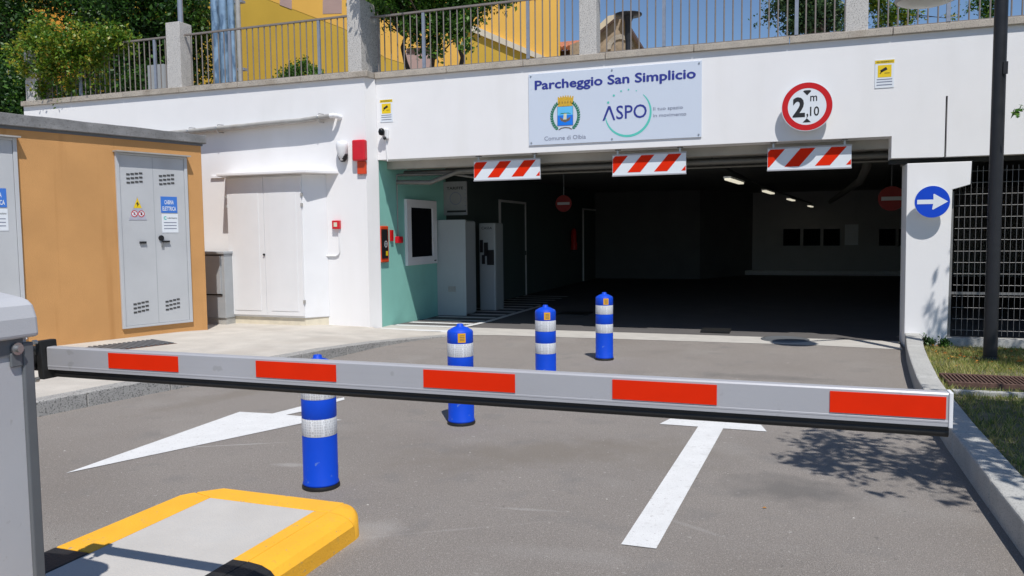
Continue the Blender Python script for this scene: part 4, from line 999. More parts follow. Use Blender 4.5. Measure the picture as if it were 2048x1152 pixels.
def cabdoor(a0, a1, c0, c1, label, signs):
    d = thing_part = MB(CA).box(a0 + 0.045, a1 - 0.045, -0.022, -0.0005, c0 + 0.03, c1 - 0.03).build("door", GRPDOOR, cab, bevel=0.004)
    d["label"] = label
    MB(CA).box(a0, a0 + 0.042, -0.034, -0.0005, c0, c1).box(a1 - 0.042, a1, -0.034, -0.0005, c0, c1).box(a0 + 0.0425, a1 - 0.0425, -0.034, -0.0005, c1 - 0.028, c1).box(a0 + 0.0425, a1 - 0.0425, -0.034, -0.0005, c0, c0 + 0.028).build("door_frame", GRPDOOR, d, bevel=0.003)
    am = (a0 + a1) / 2 
    MB(CA).box(am - 0.004, am + 0.004, -0.0232, -0.0222, c0 + 0.032, c1 - 0.032).build("door_joint", GREYCAB, d)
    MB(CA).box(a0 - 0.02, a1 + 0.02, -0.105, -0.0005, c1 + 0.001, c1 + 0.018).build("door_canopy", BEIGEP, d)
    W_ = a1 - a0
    for aa in (a0 + 0.13 * W_, a0 + 0.58 * W_):
        vent(CA, aa, c1 - 0.39, 0.23 * W_, 0.16, d, -0.0225); vent(CA, aa + 0.02, c0 + 0.19, 0.22 * W_, 0.16, d, -0.0225)
    return d
a0, c1 = cb(228, 304); a1, c0 = cb(384, 649)
c0 = 0.24
d = cabdoor(a0, a1, c0, c1 , "grey fibreglass double door with a warning triangle", True)
q = cb(283, 485); MB(CA).box(q[0] - 0.04, q[0] + 0.045, -0.045, -0.0235, q[1] - 0.014, q[1] + 0.014).build("door_handle", BLACK, d)
q = cb(329, 483); MB(CA).box(q[0] - 0.05, q[0] + 0.05, -0.05, -0.0235, q[1] - 0.012, q[1] + 0.012).build("door_handle", BLACK, d)
q = cb(320, 476); MB(CA).disc(q[0], q[1], 0.036, -0.04, -0.0235, 16).build("door_lock", BLACK, d)
MB(CA).box(q[0] + 0.0, q[0] + 0.03, -0.04, -0.0235, q[1] - 0.12, q[1] - 0.05).build("lock_plate", STEEL, d)
# partly seen left door
a1b, _ = cb(40, 450); c1b = cb(36, 277)[1]
cabdoor(a1b - (a1 - a0), a1b, c0, c1b, "grey fibreglass double door at the photo's left edge", True)
# notice: triangle + two prohibition discs
def notice(px0, py0, px1, py1):
    a0, c1 = cb(px0, py0); a1, c0 = cb(px1, py1); return a0, a1, c0, c1
a0t, a1t, c0t, c1t = notice(254, 392, 292, 440)
am = (a0t + a1t) / 2
t = thing("danger_notice", "triangular high voltage danger notice on the cabin door", "notice", CA.p(am, 0, c0t))
MB(CA).slab([(a0t, c0t), (a1t, c0t), (am, c1t)], -0.0262, -0.0236).build("triangle_plate", mat("notice_grey", (0.42, 0.42, 0.50), 0.5, 0.03, 10), t)
hh = c1t - c0t; ww = (a1t - a0t)
MB(CA).front([(am - 0.27 * ww * 0.85, c0t + 0.50 * hh), (am + 0.27 * ww * 0.85, c0t + 0.50 * hh), (am, c1t - 0.06 * hh)], -0.0275).build("warning_triangle", YEL, t)
MB(CA).front([(am + 0.005, c0t + 0.78 * hh), (am - 0.022, c0t + 0.66 * hh), (am - 0.002, c0t + 0.66 * hh), (am - 0.008, c0t + 0.54 * hh), (am + 0.022, c0t + 0.69 * hh), (am + 0.004, c0t + 0.69 * hh)], -0.0285).build("lightning_bolt", BLACK, t)
for sg in (-1, 1):
    ac, cc_ = am + sg * 0.195 * ww, c0t + 0.26 * hh; rr2 = 0.18 * ww
    MB(CA).front([(ac + rr2 * math.cos(k * math.pi / 12), cc_ + rr2 * math.sin(k * math.pi / 12)) for k in range(24)], -0.0272).build("disc_ground", SIGNW, t)
    MB(CA).ring(ac, cc_, rr2 * 0.78, rr2, -0.0282, 0, 360, 24).build("red_ring", REDM, t)
    MB(CA).front([(ac - rr2 * 0.3, cc_ - rr2 * 0.45), (ac + rr2 * 0.25, cc_ - rr2 * 0.4), (ac + rr2 * 0.3, cc_ + rr2 * 0.4), (ac - rr2 * 0.1, cc_ + rr2 * 0.5)], -0.0278).build("disc_figure", BLACK if sg > 0 else INKG, t)
    MB(CA).front([(ac - rr2 * 0.62, cc_ + rr2 * 0.5), (ac - rr2 * 0.5, cc_ + rr2 * 0.62), (ac + rr2 * 0.62, cc_ - rr2 * 0.5), (ac + rr2 * 0.5, cc_ - rr2 * 0.62)][::-1], -0.0286).build("red_bar", REDM, t)
def cabin_label(a0, a1, c1, label):
    h1, h2 = 0.215, 0.245
    t = thing("cabin_label", label, "label", CA.p((a0 + a1) / 2, 0, c1))
    MB(CA).box(a0, a1, -0.026, -0.0236, c1 - h1, c1).build("blue_label", BLUEC, t)
    lettering("CABINA", CA, a0 + 0.05, a1 - 0.05, c1 - 0.10, 0.055, -0.0275, SIGNW, t, bold=0.02)
    lettering("ELETTRICA", CA, a0 + 0.02, a1 - 0.02, c1 - 0.185, 0.055, -0.0275, SIGNW, t, bold=0.02)
    MB(CA).box(a0 + 0.005, a1 + 0.005, -0.026, -0.0236, c1 - h1 - 0.02 - h2, c1 - h1 - 0.015).build("white_label", SIGNW, t)
    MB(CA).ring(a0 + 0.055, c1 - h1 - 0.07, 0.012, 0.024, -0.0272, 40, 320, 14).build("green_mark", MINT, t)
    lettering("e-distribuzione", CA, a0 + 0.085, a1 - 0.01, c1 - h1 - 0.08, 0.026, -0.0272, BLACK, t)
    for k in range(3): MB(CA).front([(a0 + 0.03, c1 - h1 - 0.135 - k * 0.04), (a1 - 0.02, c1 - h1 - 0.135 - k * 0.04), (a1 - 0.02, c1 - h1 - 0.125 - k * 0.04), (a0 + 0.03, c1 - h1 - 0.125 - k * 0.04)], -0.0272).build("print_line", INKG, t)
a0s, c1s = cb(319, 393); a1s, _ = cb(351.5, 393)
cabin_label(a0s, a1s, c1s, "blue and white label on the cabin door beside the danger notice")
a1s2 = cb(10, 377)[0]; c1s2 = cb(8, 377)[1]
cabin_label(a1s2 - (a1s - a0s), a1s2, c1s2, "blue and white label on the leftmost cabin door, cut by the photo's edge")

# ================================================================== BARRIER
HX, HY = -2.195, 1.775
bar = thing("parking_barrier", "closed grey parking barrier with red reflective patches on its long arm", "barrier", (HX - 0.17, HY - 0.17, PAV))
z_l0 = aY(68, 670, HY)[2]; z_l1 = aY(50, 606, HY)[2] + 0.01
body = MB().box(HX - 0.36, HX - 0.012, HY - 0.40, HY - 0.012, PAV + 0.002, z_l0 + 0.02).build("housing", HOUS, bar, bevel=0.006)
MB().box(HX - 0.025, HX, HY - 0.035, HY, PAV + 0.001, z_l0 - 0.02).build("corner_trim", HOUSD, bar, bevel=0.004)
# lid with rounded shoulders
prof = [(-0.385, z_l0 - 0.005), (0.012, z_l0 - 0.005), (0.008, z_l0 + 0.055), (-0.006, z_l1 - 0.015), (-0.025, z_l1), (-0.05, z_l1 + 0.008), (-0.19, z_l1 + 0.03), (-0.33, z_l1 + 0.008), (-0.36, z_l1 - 0.01), (-0.38, z_l0 + 0.055)]
LF = Fr((HX, HY - 0.42, 0), 0)
MB(LF).slab(prof, 0, 0.435).build("lid", HOUS, bar, bevel=0.012, seg=3)
MB().box(HX - 0.012, HX - 0.0065, HY - 0.40, HY - 0.03, z_l0 - 0.055, z_l0 - 0.006).build("lid_gap_strip", HOUSD, bar)  # solid dark grey strip just below the lid
bz = z_l0 - 0.035
MB().tube([(HX + 0.004, HY - 0.055, bz), (HX + 0.014, HY - 0.055, bz)], 0.011, 6).build("bolt", STEEL, bar)
MB().tube([(HX - 0.004, HY - 0.055, bz), (HX + 0.004, HY - 0.055, bz)], 0.019, 14).build("bolt_washer", STEEL, bar)
MB().box(HX - 0.011, HX - 0.002, HY - 0.075, HY - 0.036, bz - 0.055, bz - 0.012).build("latch_plate", HOUSD, bar, bevel=0.003)
YA = 1.985; AX0 = -2.395; AX1 = 0.352; AZ0, AZ1 = 0.968, 1.0475
# mounting clamp
MB().box(AX0 - 0.10, AX0 - 0.012, YA - 0.01, YA + 0.035, AZ0 - 0.004, AZ1 - 0.002).build("arm_clamp", RUBBER, bar, bevel=0.006)
MB().slab([(AX0 - 0.022, AZ0 - 0.03), (AX0 + 0.004, AZ0 - 0.03), (AX0 - 0.006, AZ1 + 0.022), (AX0 - 0.03, AZ1 + 0.022)], YA - 0.02, YA + 0.045).build("clamp_plate", RUBBER, bar, bevel=0.003)
MB().tube([(AX0 - 0.07, YA - 0.01, 1.0), (AX0 - 0.07, HY - 0.01, 1.0)], 0.04, 16).build("pivot_shaft", RUBBER, bar)
for zz in (AZ1 + 0.02, AZ0 - 0.028): MB().tube([(AX0 - 0.012, YA - 0.04, zz), (AX0 - 0.012, YA - 0.028, zz)], 0.009, 6).build("bolt", STEEL, bar)
# arm profile: aluminium extrusion with lip lines
AF = Fr((0, YA, 0), 0)
arm = MB()
sec = [(0.0, AZ0 + 0.002), (0.0, AZ0 + 0.010), (-0.0006, AZ0 + 0.011), (-0.0006, AZ0 + 0.015), (0.0, AZ0 + 0.016), (0.0, AZ1 - 0.004), (0.003, AZ1), (0.029, AZ1), (0.033, AZ1 - 0.005), (0.033, AZ0 + 0.002)]
n_ = len(sec)
V = [(AX0, YA + b, c) for b, c in sec] + [(AX1 - 0.009, YA + b, c) for b, c in sec]
arm.add(V, [tuple(range(n_)), tuple(range(2 * n_ - 1, n_ - 1, -1))] + [(i, n_ + i, n_ + (i + 1) % n_, (i + 1) % n_) for i in range(n_)])
arm = arm.build("arm", ALU, bar)
MB().box(AX1 - 0.0088, AX1, YA - 0.003, YA + 0.036, AZ0 - 0.001, AZ1 + 0.002).build("arm_end_cap", WHITE_P, arm, bevel=0.002)
MB().tube([(AX0 + 0.02, YA + 0.021, AZ0 - 0.004), (AX1 - 0.006, YA + 0.021, AZ0 - 0.004)], 0.0135, 12).tube([(AX0 + 0.02, YA + 0.019, AZ0 - 0.014), (AX1 - 0.006, YA + 0.019, AZ0 - 0.014)], 0.012, 12).build("rubber_edge", RUBBER, arm)
for (p0_, p1_, t0, b0) in ((217, 356, 712, 751), (512, 672, 727, 769), (847, 1030, 742, 789), (1225, 1434, 760, 809), (1660, 1893, 781, 835)):
    q0 = aY(p0_, t0, YA)[0]; q1 = aY(p1_, t0, YA)[0]
    MB(AF).box(q0, q1, -0.0022, -0.0002, AZ0 + 0.020, AZ1 - 0.009).build("red_patch", REDF, arm)

# traffic island under the barrier
isl = thing("traffic_island", "raised island with yellow and black painted kerb under the barrier housing", "traffic island", (-2.4, 2.5, 0))
X0, X1, YE = -2.905, -1.865, 3.255
IX0, IX1, IY = -2.715, -2.105, 3.115
HZ = PAV
# left kerb stones, far kerb, right kerb stones with rounded nose
def kstone(poly, mt, zs=None, bev=0.006):
    return MB().prism(poly, -0.03, HZ, z1s=zs).build("kerb_stone", mt, isl, bevel=bev)
yb = [2.40, 1.62, 0.80, -0.02]
kstone([(X0, yb[0] + 0.002), (IX0, yb[0] + 0.002), (IX0, IY), (X0 + 0.06, IY + 0.04), (X0 + 0.02, IY - 0.02)], YELLOWP)
kstone([(IX0 + 0.001, IY + 0.002), (-2.03, IY + 0.002), (-2.03, YE - 0.002), (X0 + 0.16, YE), (X0 + 0.065, IY + 0.045), (IX0 - 0.002, IY + 0.003)], YELLOWP)
for i in range(3):
    kstone([(X0, yb[i + 1] + 0.002), (IX0, yb[i + 1] + 0.002), (IX0, yb[i] - 0.002), (X0, yb[i] - 0.002)], BLACKP if i % 2 == 0 else YELLOWP)
# right side: inner flat strip + sloped outer nose
ysr = [IY, 2.53, 1.70, 0.88, 0.05]
for i in range(4):
    mt = YELLOWP if i % 2 == 0 else BLACKP
    y0_, y1_ = ysr[i + 1] + 0.002, ysr[i] - 0.000
    kstone([(IX1, y0_), (-2.032, y0_), (-2.032, y1_), (IX1, y1_)], mt, bev=0.004)
    # nose profile extruded along Y
    pr = [(-2.029, -0.03), (-2.029, HZ - 0.001), (-1.965, HZ - 0.008), (-1.922, HZ - 0.025), (-1.896, HZ - 0.052), (-1.890, -0.03)]
    n_ = len(pr); V = [(x, y0_, z) for x, z in pr] + [(x, y1_ - (0 if i else -0.0), z) for x, z in pr]
    MB().add(V, [tuple(range(n_ - 1, -1, -1)), tuple(range(n_, 2 * n_))] + [(k_, (k_ + 1) % n_, n_ + (k_ + 1) % n_, n_ + k_) for k_ in range(n_)][::1]).build("kerb_stone", mt, isl)
# rounded far right corner
cc_ = (-2.029, IY); arc = [(cc_[0], cc_[1] + 0.001)]
mb = MB(); ringn = 10
cen = (-2.029, IY + 0.001)
prr = [(0.0, HZ - 0.001), (0.064, HZ - 0.008), (0.107, HZ - 0.025), (0.133, HZ - 0.052), (0.139, -0.03)]
V = []; F = []
for k_ in range(ringn + 1):
    a_ = R(90 * k_ / ringn)
    for (r_, z), (r2_, z2) in zip(prr, [(0.0, HZ - 0.001), (0.07, HZ - 0.001), (0.128, HZ - 0.002), (0.136, HZ - 0.006), (0.139, -0.03)]):
        w_ = math.sin(a_) ** 2; rr3 = r_ * (1 - w_) + r2_ * w_; z3 = z * (1 - w_) + z2 * w_
        V.append((cen[0] + rr3 * math.cos(a_), cen[1] + rr3 * 0.99 * math.sin(a_), z3))
m_ = len(prr)
for k_ in range(ringn):
    for j in range(m_ - 1): F.append((k_ * m_ + j, k_ * m_ + j + 1, (k_ + 1) * m_ + j + 1, (k_ + 1) * m_ + j))
mb.add(V, F, 0, True); mb.build("kerb_stone", YELLOWP, isl)
MB().box(IX0 + 0.002, IX1 - 0.002, -0.02, IY - 0.002, -0.02, HZ - 0.003).build("infill", CONC_I, isl)

# ================================================================== BOLLARDS
bo = thing("bollard", "x", "bollard", (0, 0, 0), "blue bollards in a line down the road")
MB().lathe([(0.103, 0.0), (0.106, 0.012), (0.102, 0.022)], n=32).build("base_ring", RUBBER, bo)
prof = [(0.0975, 0.0225), (0.1005, 0.026), (0.1005, 0.034), (0.0965, 0.040), (0.0965, 0.300), (0.0955, 0.303), (0.0955, 0.408), (0.0965, 0.411), (0.0965, 0.508), (0.0955, 0.511), (0.0955, 0.613),
        (0.0965, 0.616), (0.0965, 0.690), (0.090, 0.704), (0.055, 0.724), (0.025, 0.735), (0.024, 0.748), (0.018, 0.752)]
MB().lathe(prof, n=40).build("body", BLUEPL, bo)
for z in (0.305, 0.513): MB().lathe([(0.0960, z), (0.0968, z + 0.002), (0.0968, z + 0.096), (0.0960, z + 0.098)], n=40, caps=False).build("reflective_band", REFLW, bo)
mb = MB(); V = []; F = []
for k in range(7):
    a_ = R(-90 + 14.0 - 17 + 34 * k / 6)
    V += [(0.0974 * math.cos(a_), 0.0974 * math.sin(a_), 0.622), (0.0974 * math.cos(a_), 0.0974 * math.sin(a_), 0.690)]
for k in range(6): F.append((2 * k, 2 * k + 2, 2 * k + 3, 2 * k + 1))
mb.add(V, F, 0, True); st = mb.build("sticker", YELST, bo)
mb = MB()
for z in (0.634, 0.646, 0.658, 0.670):
    V = []
    for a_ in (-88, -80, -72, -68 + 0): V += [(0.0979 * math.cos(R(a_ + 3)), 0.0979 * math.sin(R(a_ + 3)), z), (0.0979 * math.cos(R(a_ + 3)), 0.0979 * math.sin(R(a_ + 3)), z + 0.005)]
    mb.add(V, [(0, 2, 3, 1), (2, 4, 5, 3), (4, 6, 7, 5)])
mb.build("sticker_print", BROWNI, bo)
BP = [(-2.485, 3.745, "blue bollard with white bands nearest the yellow island, crossed by the barrier arm", 27),
      (-2.305, 5.34, "second blue bollard from the yellow island, standing between the second and third red patches", 16),
      (-2.13, 6.93, "third blue bollard from the yellow island, foot hidden behind the barrier arm", 12),
      (-1.938, 8.53, "farthest blue bollard, fully visible just before the garage threshold", 9)]
for i, (x, y, lb, rz) in enumerate(BP):
    o = bo if i == 0 else copy_tree(bo)
    o.location = (x, y, 0); o.rotation_euler = (0, 0, R(rz * 0.9 + 2)); o["label"] = lb

# ================================================================== STREET LAMP (right)
c = aZ(1980, 718, 0.085)
lx, ly = c[0], c[1]
sl_ = thing("street_lamp", "dark grey street lamp post on the lawn with a pale dish lamp", "street lamp", (lx, ly, 0.03))
MB().lathe([(0.064, 0.0), (0.062, 2.0), (0.060, 4.05)], (lx, ly, 0.04), 20).build("pole", LAMPBK, sl_)
MB().lathe([(0.085, 0.0), (0.085, 0.02), (0.07, 0.05)], (lx, ly, 0.06), 20).build("pole_base", LAMPBK, sl_)
MB().box(lx + 0.02, lx + 0.06, ly - 0.07, ly - 0.045, 3.05 - 0.12 + 0.0, 3.05).build("pole_hatch", LAMPBK, sl_)
hy = 8.6
h = aY(1853, 2, hy); zz = h[2] + 0.005
MB().tube([(lx, ly, zz + 0.16), ((lx + h[0]) / 2, (ly + hy) / 2, zz + 0.15), (h[0] + 0.05, hy + 0.05, zz + 0.11)], 0.028, 10).build("lamp_arm", LAMPBK, sl_)
hd = MB().lathe([(0.27, 0.0), (0.28, 0.02), (0.26, 0.05), (0.12, 0.10), (0.05, 0.12)], (h[0], hy, zz), 32).build("lamp_hood", BEIGEP, sl_)
MB().lathe([(0.005, -0.055), (0.13, -0.045), (0.22, -0.02), (0.255, -0.001)], (h[0], hy, zz), 32, caps=False).build("lamp_dish", DISH, sl_)
# left grey pole behind post
c = aY(362, 60, DL + 0.42)
t = thing("lamp_pole", "plain pale grey pole rising behind the left granite post", "pole", (c[0], DL + 0.42, 3.78))
MB().lathe([(0.045, 0.0), (0.043, 1.0), (0.038, 4.0)], (c[0], DL + 0.42, 3.78), 16).build("pole_shaft", RAILM2, t)
MB().lathe([(0.038, 4.001), (0.2, 4.02), (0.2, 4.06), (0.03, 4.12)], (c[0], DL + 0.42, 3.78), 20).build("pole_head", LAMPBK, t)

# ================================================================== BACKGROUND ABOVE
YB = 18.0
yb_ = thing("yellow_building", "tall mustard yellow building with orange and pink painted shapes behind the railing", "building", (-10, YB, 3.78))
BF = Fr((0, YB, 0), 0)
xr_ = aY(1120, 60, YB)[0]
xl_ = aY(150, 60, YB)[0]
MB().prism([(xl_, YB), (xr_, YB), (xr_ * 1.5 - 0.4, YB * 1.5), (xl_ * 1.5, YB * 1.5)], 3.78, 11).build("wall", YWALL, yb_)
MB().box(aY(-260, 60, YB)[0], aY(30, 60, YB)[0], YB, YB + 6, 3.78, 11).build("side_wing", YWALL2, yb_)
def bp(*q): return [(aY(x, y, YB)[0], aY(x, y, YB)[2]) for x, y in q]
def bside(pts): return pts
MB(BF).slab(bp((470, -26), (690, 58), (770, 115), (930, 165), (1119, 165), (1119, -300), (470, -300)), -0.006, -0.001).build("orange_paint", YWALL2, yb_)
MB(BF).slab(bp((560, 10), (584, 19), (584, -300), (560, -300)), -0.012, -0.007).build("pink_panel", PINKP, yb_)
MB(BF).slab(bp((646, 28), (684, 27), (684, -300), (646, -300)), -0.012, -0.007).build("pink_panel", PINKP, yb_)
MB(BF).slab(bp((812, 172), (862, 172), (862, 96), (812, 98)), -0.012, -0.007).build("pink_panel", PINKP, yb_)
MB(BF).slab(bp((815, 107), (861, 106), (861, 94), (815, 97)), -0.03, -0.013).build("window_opening", BROWND, yb_)
MB(BF).slab(bp((925, 180), (1119, 180), (1119, 135), (930, 55)), -0.014, -0.0065).build("mustard_base", YWALL, yb_)
MB(BF).slab(bp((925, 56), (1085, 122), (1095, 116), (930, 44)), -0.10, -0.015).build("beige_band", BEIGES, yb_)
# terracotta roof house behind
t = thing("tiled_house", "low house with terracotta roof seen through the railing right of the yellow building", "house", (-6, 26, 3.78))
p0 = aY(1100, 68, 26); p1 = aY(1160, 98, 26)
MB().box(p0[0] - 3, p1[0] + 0.2, 26, 31, 3.78, p1[2]).build("wall", PINKP, t)
MB().box(aY(1119, 100, 26)[0], aY(1153, 100, 26)[0], 25.96, 25.999, 5.2, p1[2] - 0.05).build("window", BROWND, t)
nrow, ncol = 7, 22
roofb = MB(); xa, xb = p0[0] - 3.2, p1[0] + 0.4
roofb.quad((xa, 25.7, p1[2] - 0.02), (xb, 25.7, p1[2] - 0.02), (xb, 29, p0[2] + 0.35), (xa, 29, p0[2] + 0.35)).build("roof", TILEM, t)
tl = MB()
for k in range(30):
    x = xa + (xb - xa) * (k + 0.5) / 30; tl.tube([(x, 25.68, p1[2] + 0.0), (x, 29, p0[2] + 0.37)], 0.085, 6)
stuff(tl.build("roof_tiles", TILEM, t))
# stone gable
YS = 23.0
t = thing("stone_gable", "old rubble stone gable with a blind arch behind the railing", "ruin", (-4, YS, 3.78))
SF = Fr((0, YS, 0), 0)
def sp(x, y): p = aY(x, y, YS); return p[0], p[2]
g = [sp(1140, 160), sp(1292, 150), sp(1281, 96), sp(1246, 33), sp(1232, 35), sp(1200, 66), sp(1140, 90)]
MB(SF).slab(g, 0, 0.8).build("gable_wall", STONE, t)
ca, cc2 = sp(1240, 97)
MB(SF).ring(ca, cc2, 0.26, 0.40, -0.03, 0, 180, 14).build("arch_ring", GRANITE_C, t)
MB(SF).slab([sp(1199, 66), sp(1206, 60), sp(1240, 34), sp(1232, 31), sp(1218, 34), sp(1199, 52)], -0.12, 0.5).build("sunlit_verge", BEIGES, t)  # cream colour paints in the sunlit slope of the stone wall
MB(SF).slab([sp(1199, 70), sp(1203, 69), sp(1238, 38), sp(1236, 35), sp(1199, 66)], -0.15, -0.121).build("verge", BROWND, t)
MB(SF).slab([sp(1247, 33), sp(1243, 37), sp(1281, 98), sp(1286, 97)], -0.15, 0.9).build("verge", BROWND, t)
# garden mushroom lamp
YL_ = 13.5
q = aY(1256, 30, YL_)
t = thing("garden_lamp", "black mushroom shaped garden lamp in front of the stone gable", "lamp", (q[0], YL_, 3.78))
MB().lathe([(0.045, 0), (0.045, q[2] - 3.78 - 0.45)], (q[0], YL_, 3.78), 14).build("lamp_stem", LAMPBK, t)
MB().lathe([(0.045, -0.45), (0.055, -0.38), (0.06, -0.12), (0.10, -0.03)], (q[0], YL_, q[2]), 18).build("lamp_globe", LAMPBK, t)
MB().lathe([(0.05, -0.03), (0.235, -0.01), (0.235, 0.01), (0.10, 0.045), (0.02, 0.06)], (q[0], YL_, q[2]), 28).build("lamp_cap", LAMPBK, t)
# blue pipes
YPp = 14.0
t = thing("pipe_bundle", "bundle of tall pale blue metal pipes standing behind the railing", "pipes", (aY(450, 80, YPp)[0], YPp, 3.78))
for px, r_ in ((428, 0.10), (444, 0.10), (460, 0.085), (473, 0.05)):
    q = aY(px + 6, 80, YPp); m_ = BLUEPIPE if px < 470 else BEIGEP
    MB().tube([(q[0], YPp, 3.78), (q[0] - 0.03, YPp, 9.5)], r_, 14).build("pipe", m_, t)
for zz_ in (4.9, 6.3): MB().box(aY(430, 80, YPp)[0] - 0.1, aY(482, 80, YPp)[0] + 0.05, YPp + 0.0, YPp + 0.12, zz_, zz_ + 0.05).build("pipe_band", RAILM2, t)
# grey box behind the railing
q0 = aY(300, 150, 11.6); 
tag(MB().box(q0[0] - 0.05, q0[0] + 0.32, 11.6, 11.9, 3.781, 4.55).build("utility_box", GREYCAB), "small grey box behind the railing under the dark trees", "box")

# ================================================================== VEGETATION
def leafcloud(name, parent, blobs, n, size, mt, seed=1, asp=0.5, clump=0.12, shell=0.55, origin=(0, 0, 0), per=26, gravity=0.0):
    rg = np.random.default_rng(seed)
    C = np.array([b[:3] for b in blobs]); Rr = np.array([b[3] if np.isscalar(b[3]) else b[3][0] for b in blobs], float)
    Sc = np.array([[1, 1, 1] if np.isscalar(b[3]) else [1, b[3][1], b[3][2]] for b in blobs], float)
    wts = Rr ** 2; wts /= wts.sum()
    ncl = n // per
    idx = rg.choice(len(blobs), ncl, p=wts)
    d = rg.normal(size=(ncl, 3)); d /= np.linalg.norm(d, axis=1)[:, None]
    rad = shell + (1 - shell) * rg.random(ncl) ** 0.6
    rad *= 1 + 0.16 * rg.normal(size=ncl)
    cl = C[idx] + d * (rad * Rr[idx])[:, None] * Sc[idx]
    P = np.repeat(cl, per, axis=0); N_ = len(P)
    tw_dir = np.repeat(d * 0.7 + rg.normal(size=(ncl, 3)) * 0.5, per, axis=0)
    t_ = rg.uniform(-1, 1, N_)
    P = P + tw_dir * (t_ * clump)[:, None] + rg.normal(size=(N_, 3)) * clump * 0.38
    P[:, 2] -= gravity * np.abs(t_) * clump
    nrm = rg.normal(size=(N_, 3)) + np.array([0, 0, 0.5]); nrm /= np.linalg.norm(nrm, axis=1)[:, None]
    tx = np.cross(nrm, rg.normal(size=(N_, 3))); tx /= np.linalg.norm(tx, axis=1)[:, None]; ty = np.cross(nrm, tx)
    s = size * rg.uniform(0.6, 1.35, N_)[:, None]
    v0 = P - tx * s; v1 = P + ty * s * asp + nrm * s * 0.12; v2 = P + tx * s; v3 = P - ty * s * asp + nrm * s * 0.12
    V = np.stack([v0, v1, v2, v3], 1).reshape(-1, 3) - np.array(origin)
    me = bpy.data.meshes.new(name); me.vertices.add(len(V)); me.vertices.foreach_set("co", V.astype(np.float32).ravel())
    me.loops.add(N_ * 4); me.loops.foreach_set("vertex_index", np.arange(N_ * 4, dtype=np.int32))
    me.polygons.add(N_); me.polygons.foreach_set("loop_start", np.arange(0, N_ * 4, 4, dtype=np.int32))
    me.polygons.foreach_set("loop_total", np.full(N_, 4, dtype=np.int32)); me.update(calc_edges=True); me.validate()
    me.materials.append(mt)
    o = bpy.data.objects.new(name, me); COL.objects.link(o)
    if parent: o.parent = parent
    return o
def limb(mb, p0, p1, r0, r1, rg, wob=0.08, n=7):
    p0 = np.array(p0, float); p1 = np.array(p1, float); L = np.linalg.norm(p1 - p0); pts = []
    for i in range(n):
        t = i / (n - 1); w_ = math.sin(math.pi * t) * wob * L
        pts.append(p0 * (1 - t) + p1 * t + rg.normal(size=3) * w_ * 0.5)
    mb.tube(pts, [r0 + (r1 - r0) * i / (n - 1) for i in range(n)], 7)
def tree(name, label, cat, base, blobs, n, size, mt, seed, trunks, r0=0.09, clump=0.2, asp=0.5, shell=0.45, per=26):
    t = thing(name, label, cat, base)
    rg = np.random.default_rng(seed + 100)
    mb = MB()
    for (tb, tt_) in trunks: limb(mb, tb, tt_, r0, r0 * 0.35, rg)
    for b in blobs:
        j = min(range(len(trunks)), key=lambda k: np.linalg.norm(np.array(trunks[k][1]) - np.array(b[:3])))
        a = np.array(trunks[j][0]) * 0.35 + np.array(trunks[j][1]) * 0.65
        limb(mb, a, b[:3], r0 * 0.4, r0 * 0.1, rg, 0.05)
        for k in range(3):
            r_ = b[3] if np.isscalar(b[3]) else b[3][0]
            e = np.array(b[:3]) + rg.normal(size=3) * r_ * 0.5
            limb(mb, b[:3], e, r0 * 0.14, r0 * 0.05, rg, 0.05, 4)
    mb.build("trunk", BARK, t)
    o = leafcloud("crown", t, blobs, n, size, mt, seed, asp, clump, shell, origin=base, per=per)
    return t
def q3(x, y, Y): p = aY(x, y, Y); return (p[0], p[1], p[2])
def bl(x, y, Y, rpx):  # blob of pixel radius rpx at distance Y
    p = aY(x, y, Y); dist = np.dot(p - CAM, FW); return (p[0], p[1], p[2], rpx * dist / FP)
# dark trees behind the left railing
tree("dark_tree", "dense dark green tree rising at the photo's far left behind the cabin roof", "tree", q3(30, 190, 13.5)[:2] + (3.78,),
     [bl(-40, 30, 13.6, 90), bl(20, 60, 13.4, 60), bl(40, -30, 13.8, 80), bl(10, 150, 13.0, 55), bl(-60, 140, 13.2, 80)], 15000, 0.055, LEAF_DARK, 11,
     [(q3(30, 190, 13.5)[:2] + (3.78,), q3(10, 20, 13.5))], 0.13, 0.3)
tree("dark_tree", "dark leafy tree directly behind the left railing, bright sprays against the blue pipes", "tree", q3(250, 160, 14.5)[:2] + (3.78,),
     [bl(180, 8, 14.5, 60), bl(250, 20, 14.2, 75), bl(330, 60, 14.6, 62), bl(290, 120, 14.6, 60), bl(385, 20, 14.4, 50), bl(300, -50, 14.4, 80), bl(390, 120, 15.0, 45), bl(230, 120, 14.9, 70), bl(140, -40, 14.5, 60), bl(340, 160, 14.9, 45), bl(190, 190, 13.2, 45), bl(260, 185, 13.4, 45), bl(110, 200, 13.0, 45), bl(400, 70, 15.0, 30), bl(320, 175, 13.6, 38)],
     36000, 0.055, LEAF_DARK, 12, [(q3(250, 160, 14.5)[:2] + (3.78,), q3(270, 30, 14.5)), (q3(330, 160, 14.7)[:2] + (3.78,), q3(350, 60, 14.6))], 0.13, 0.3)
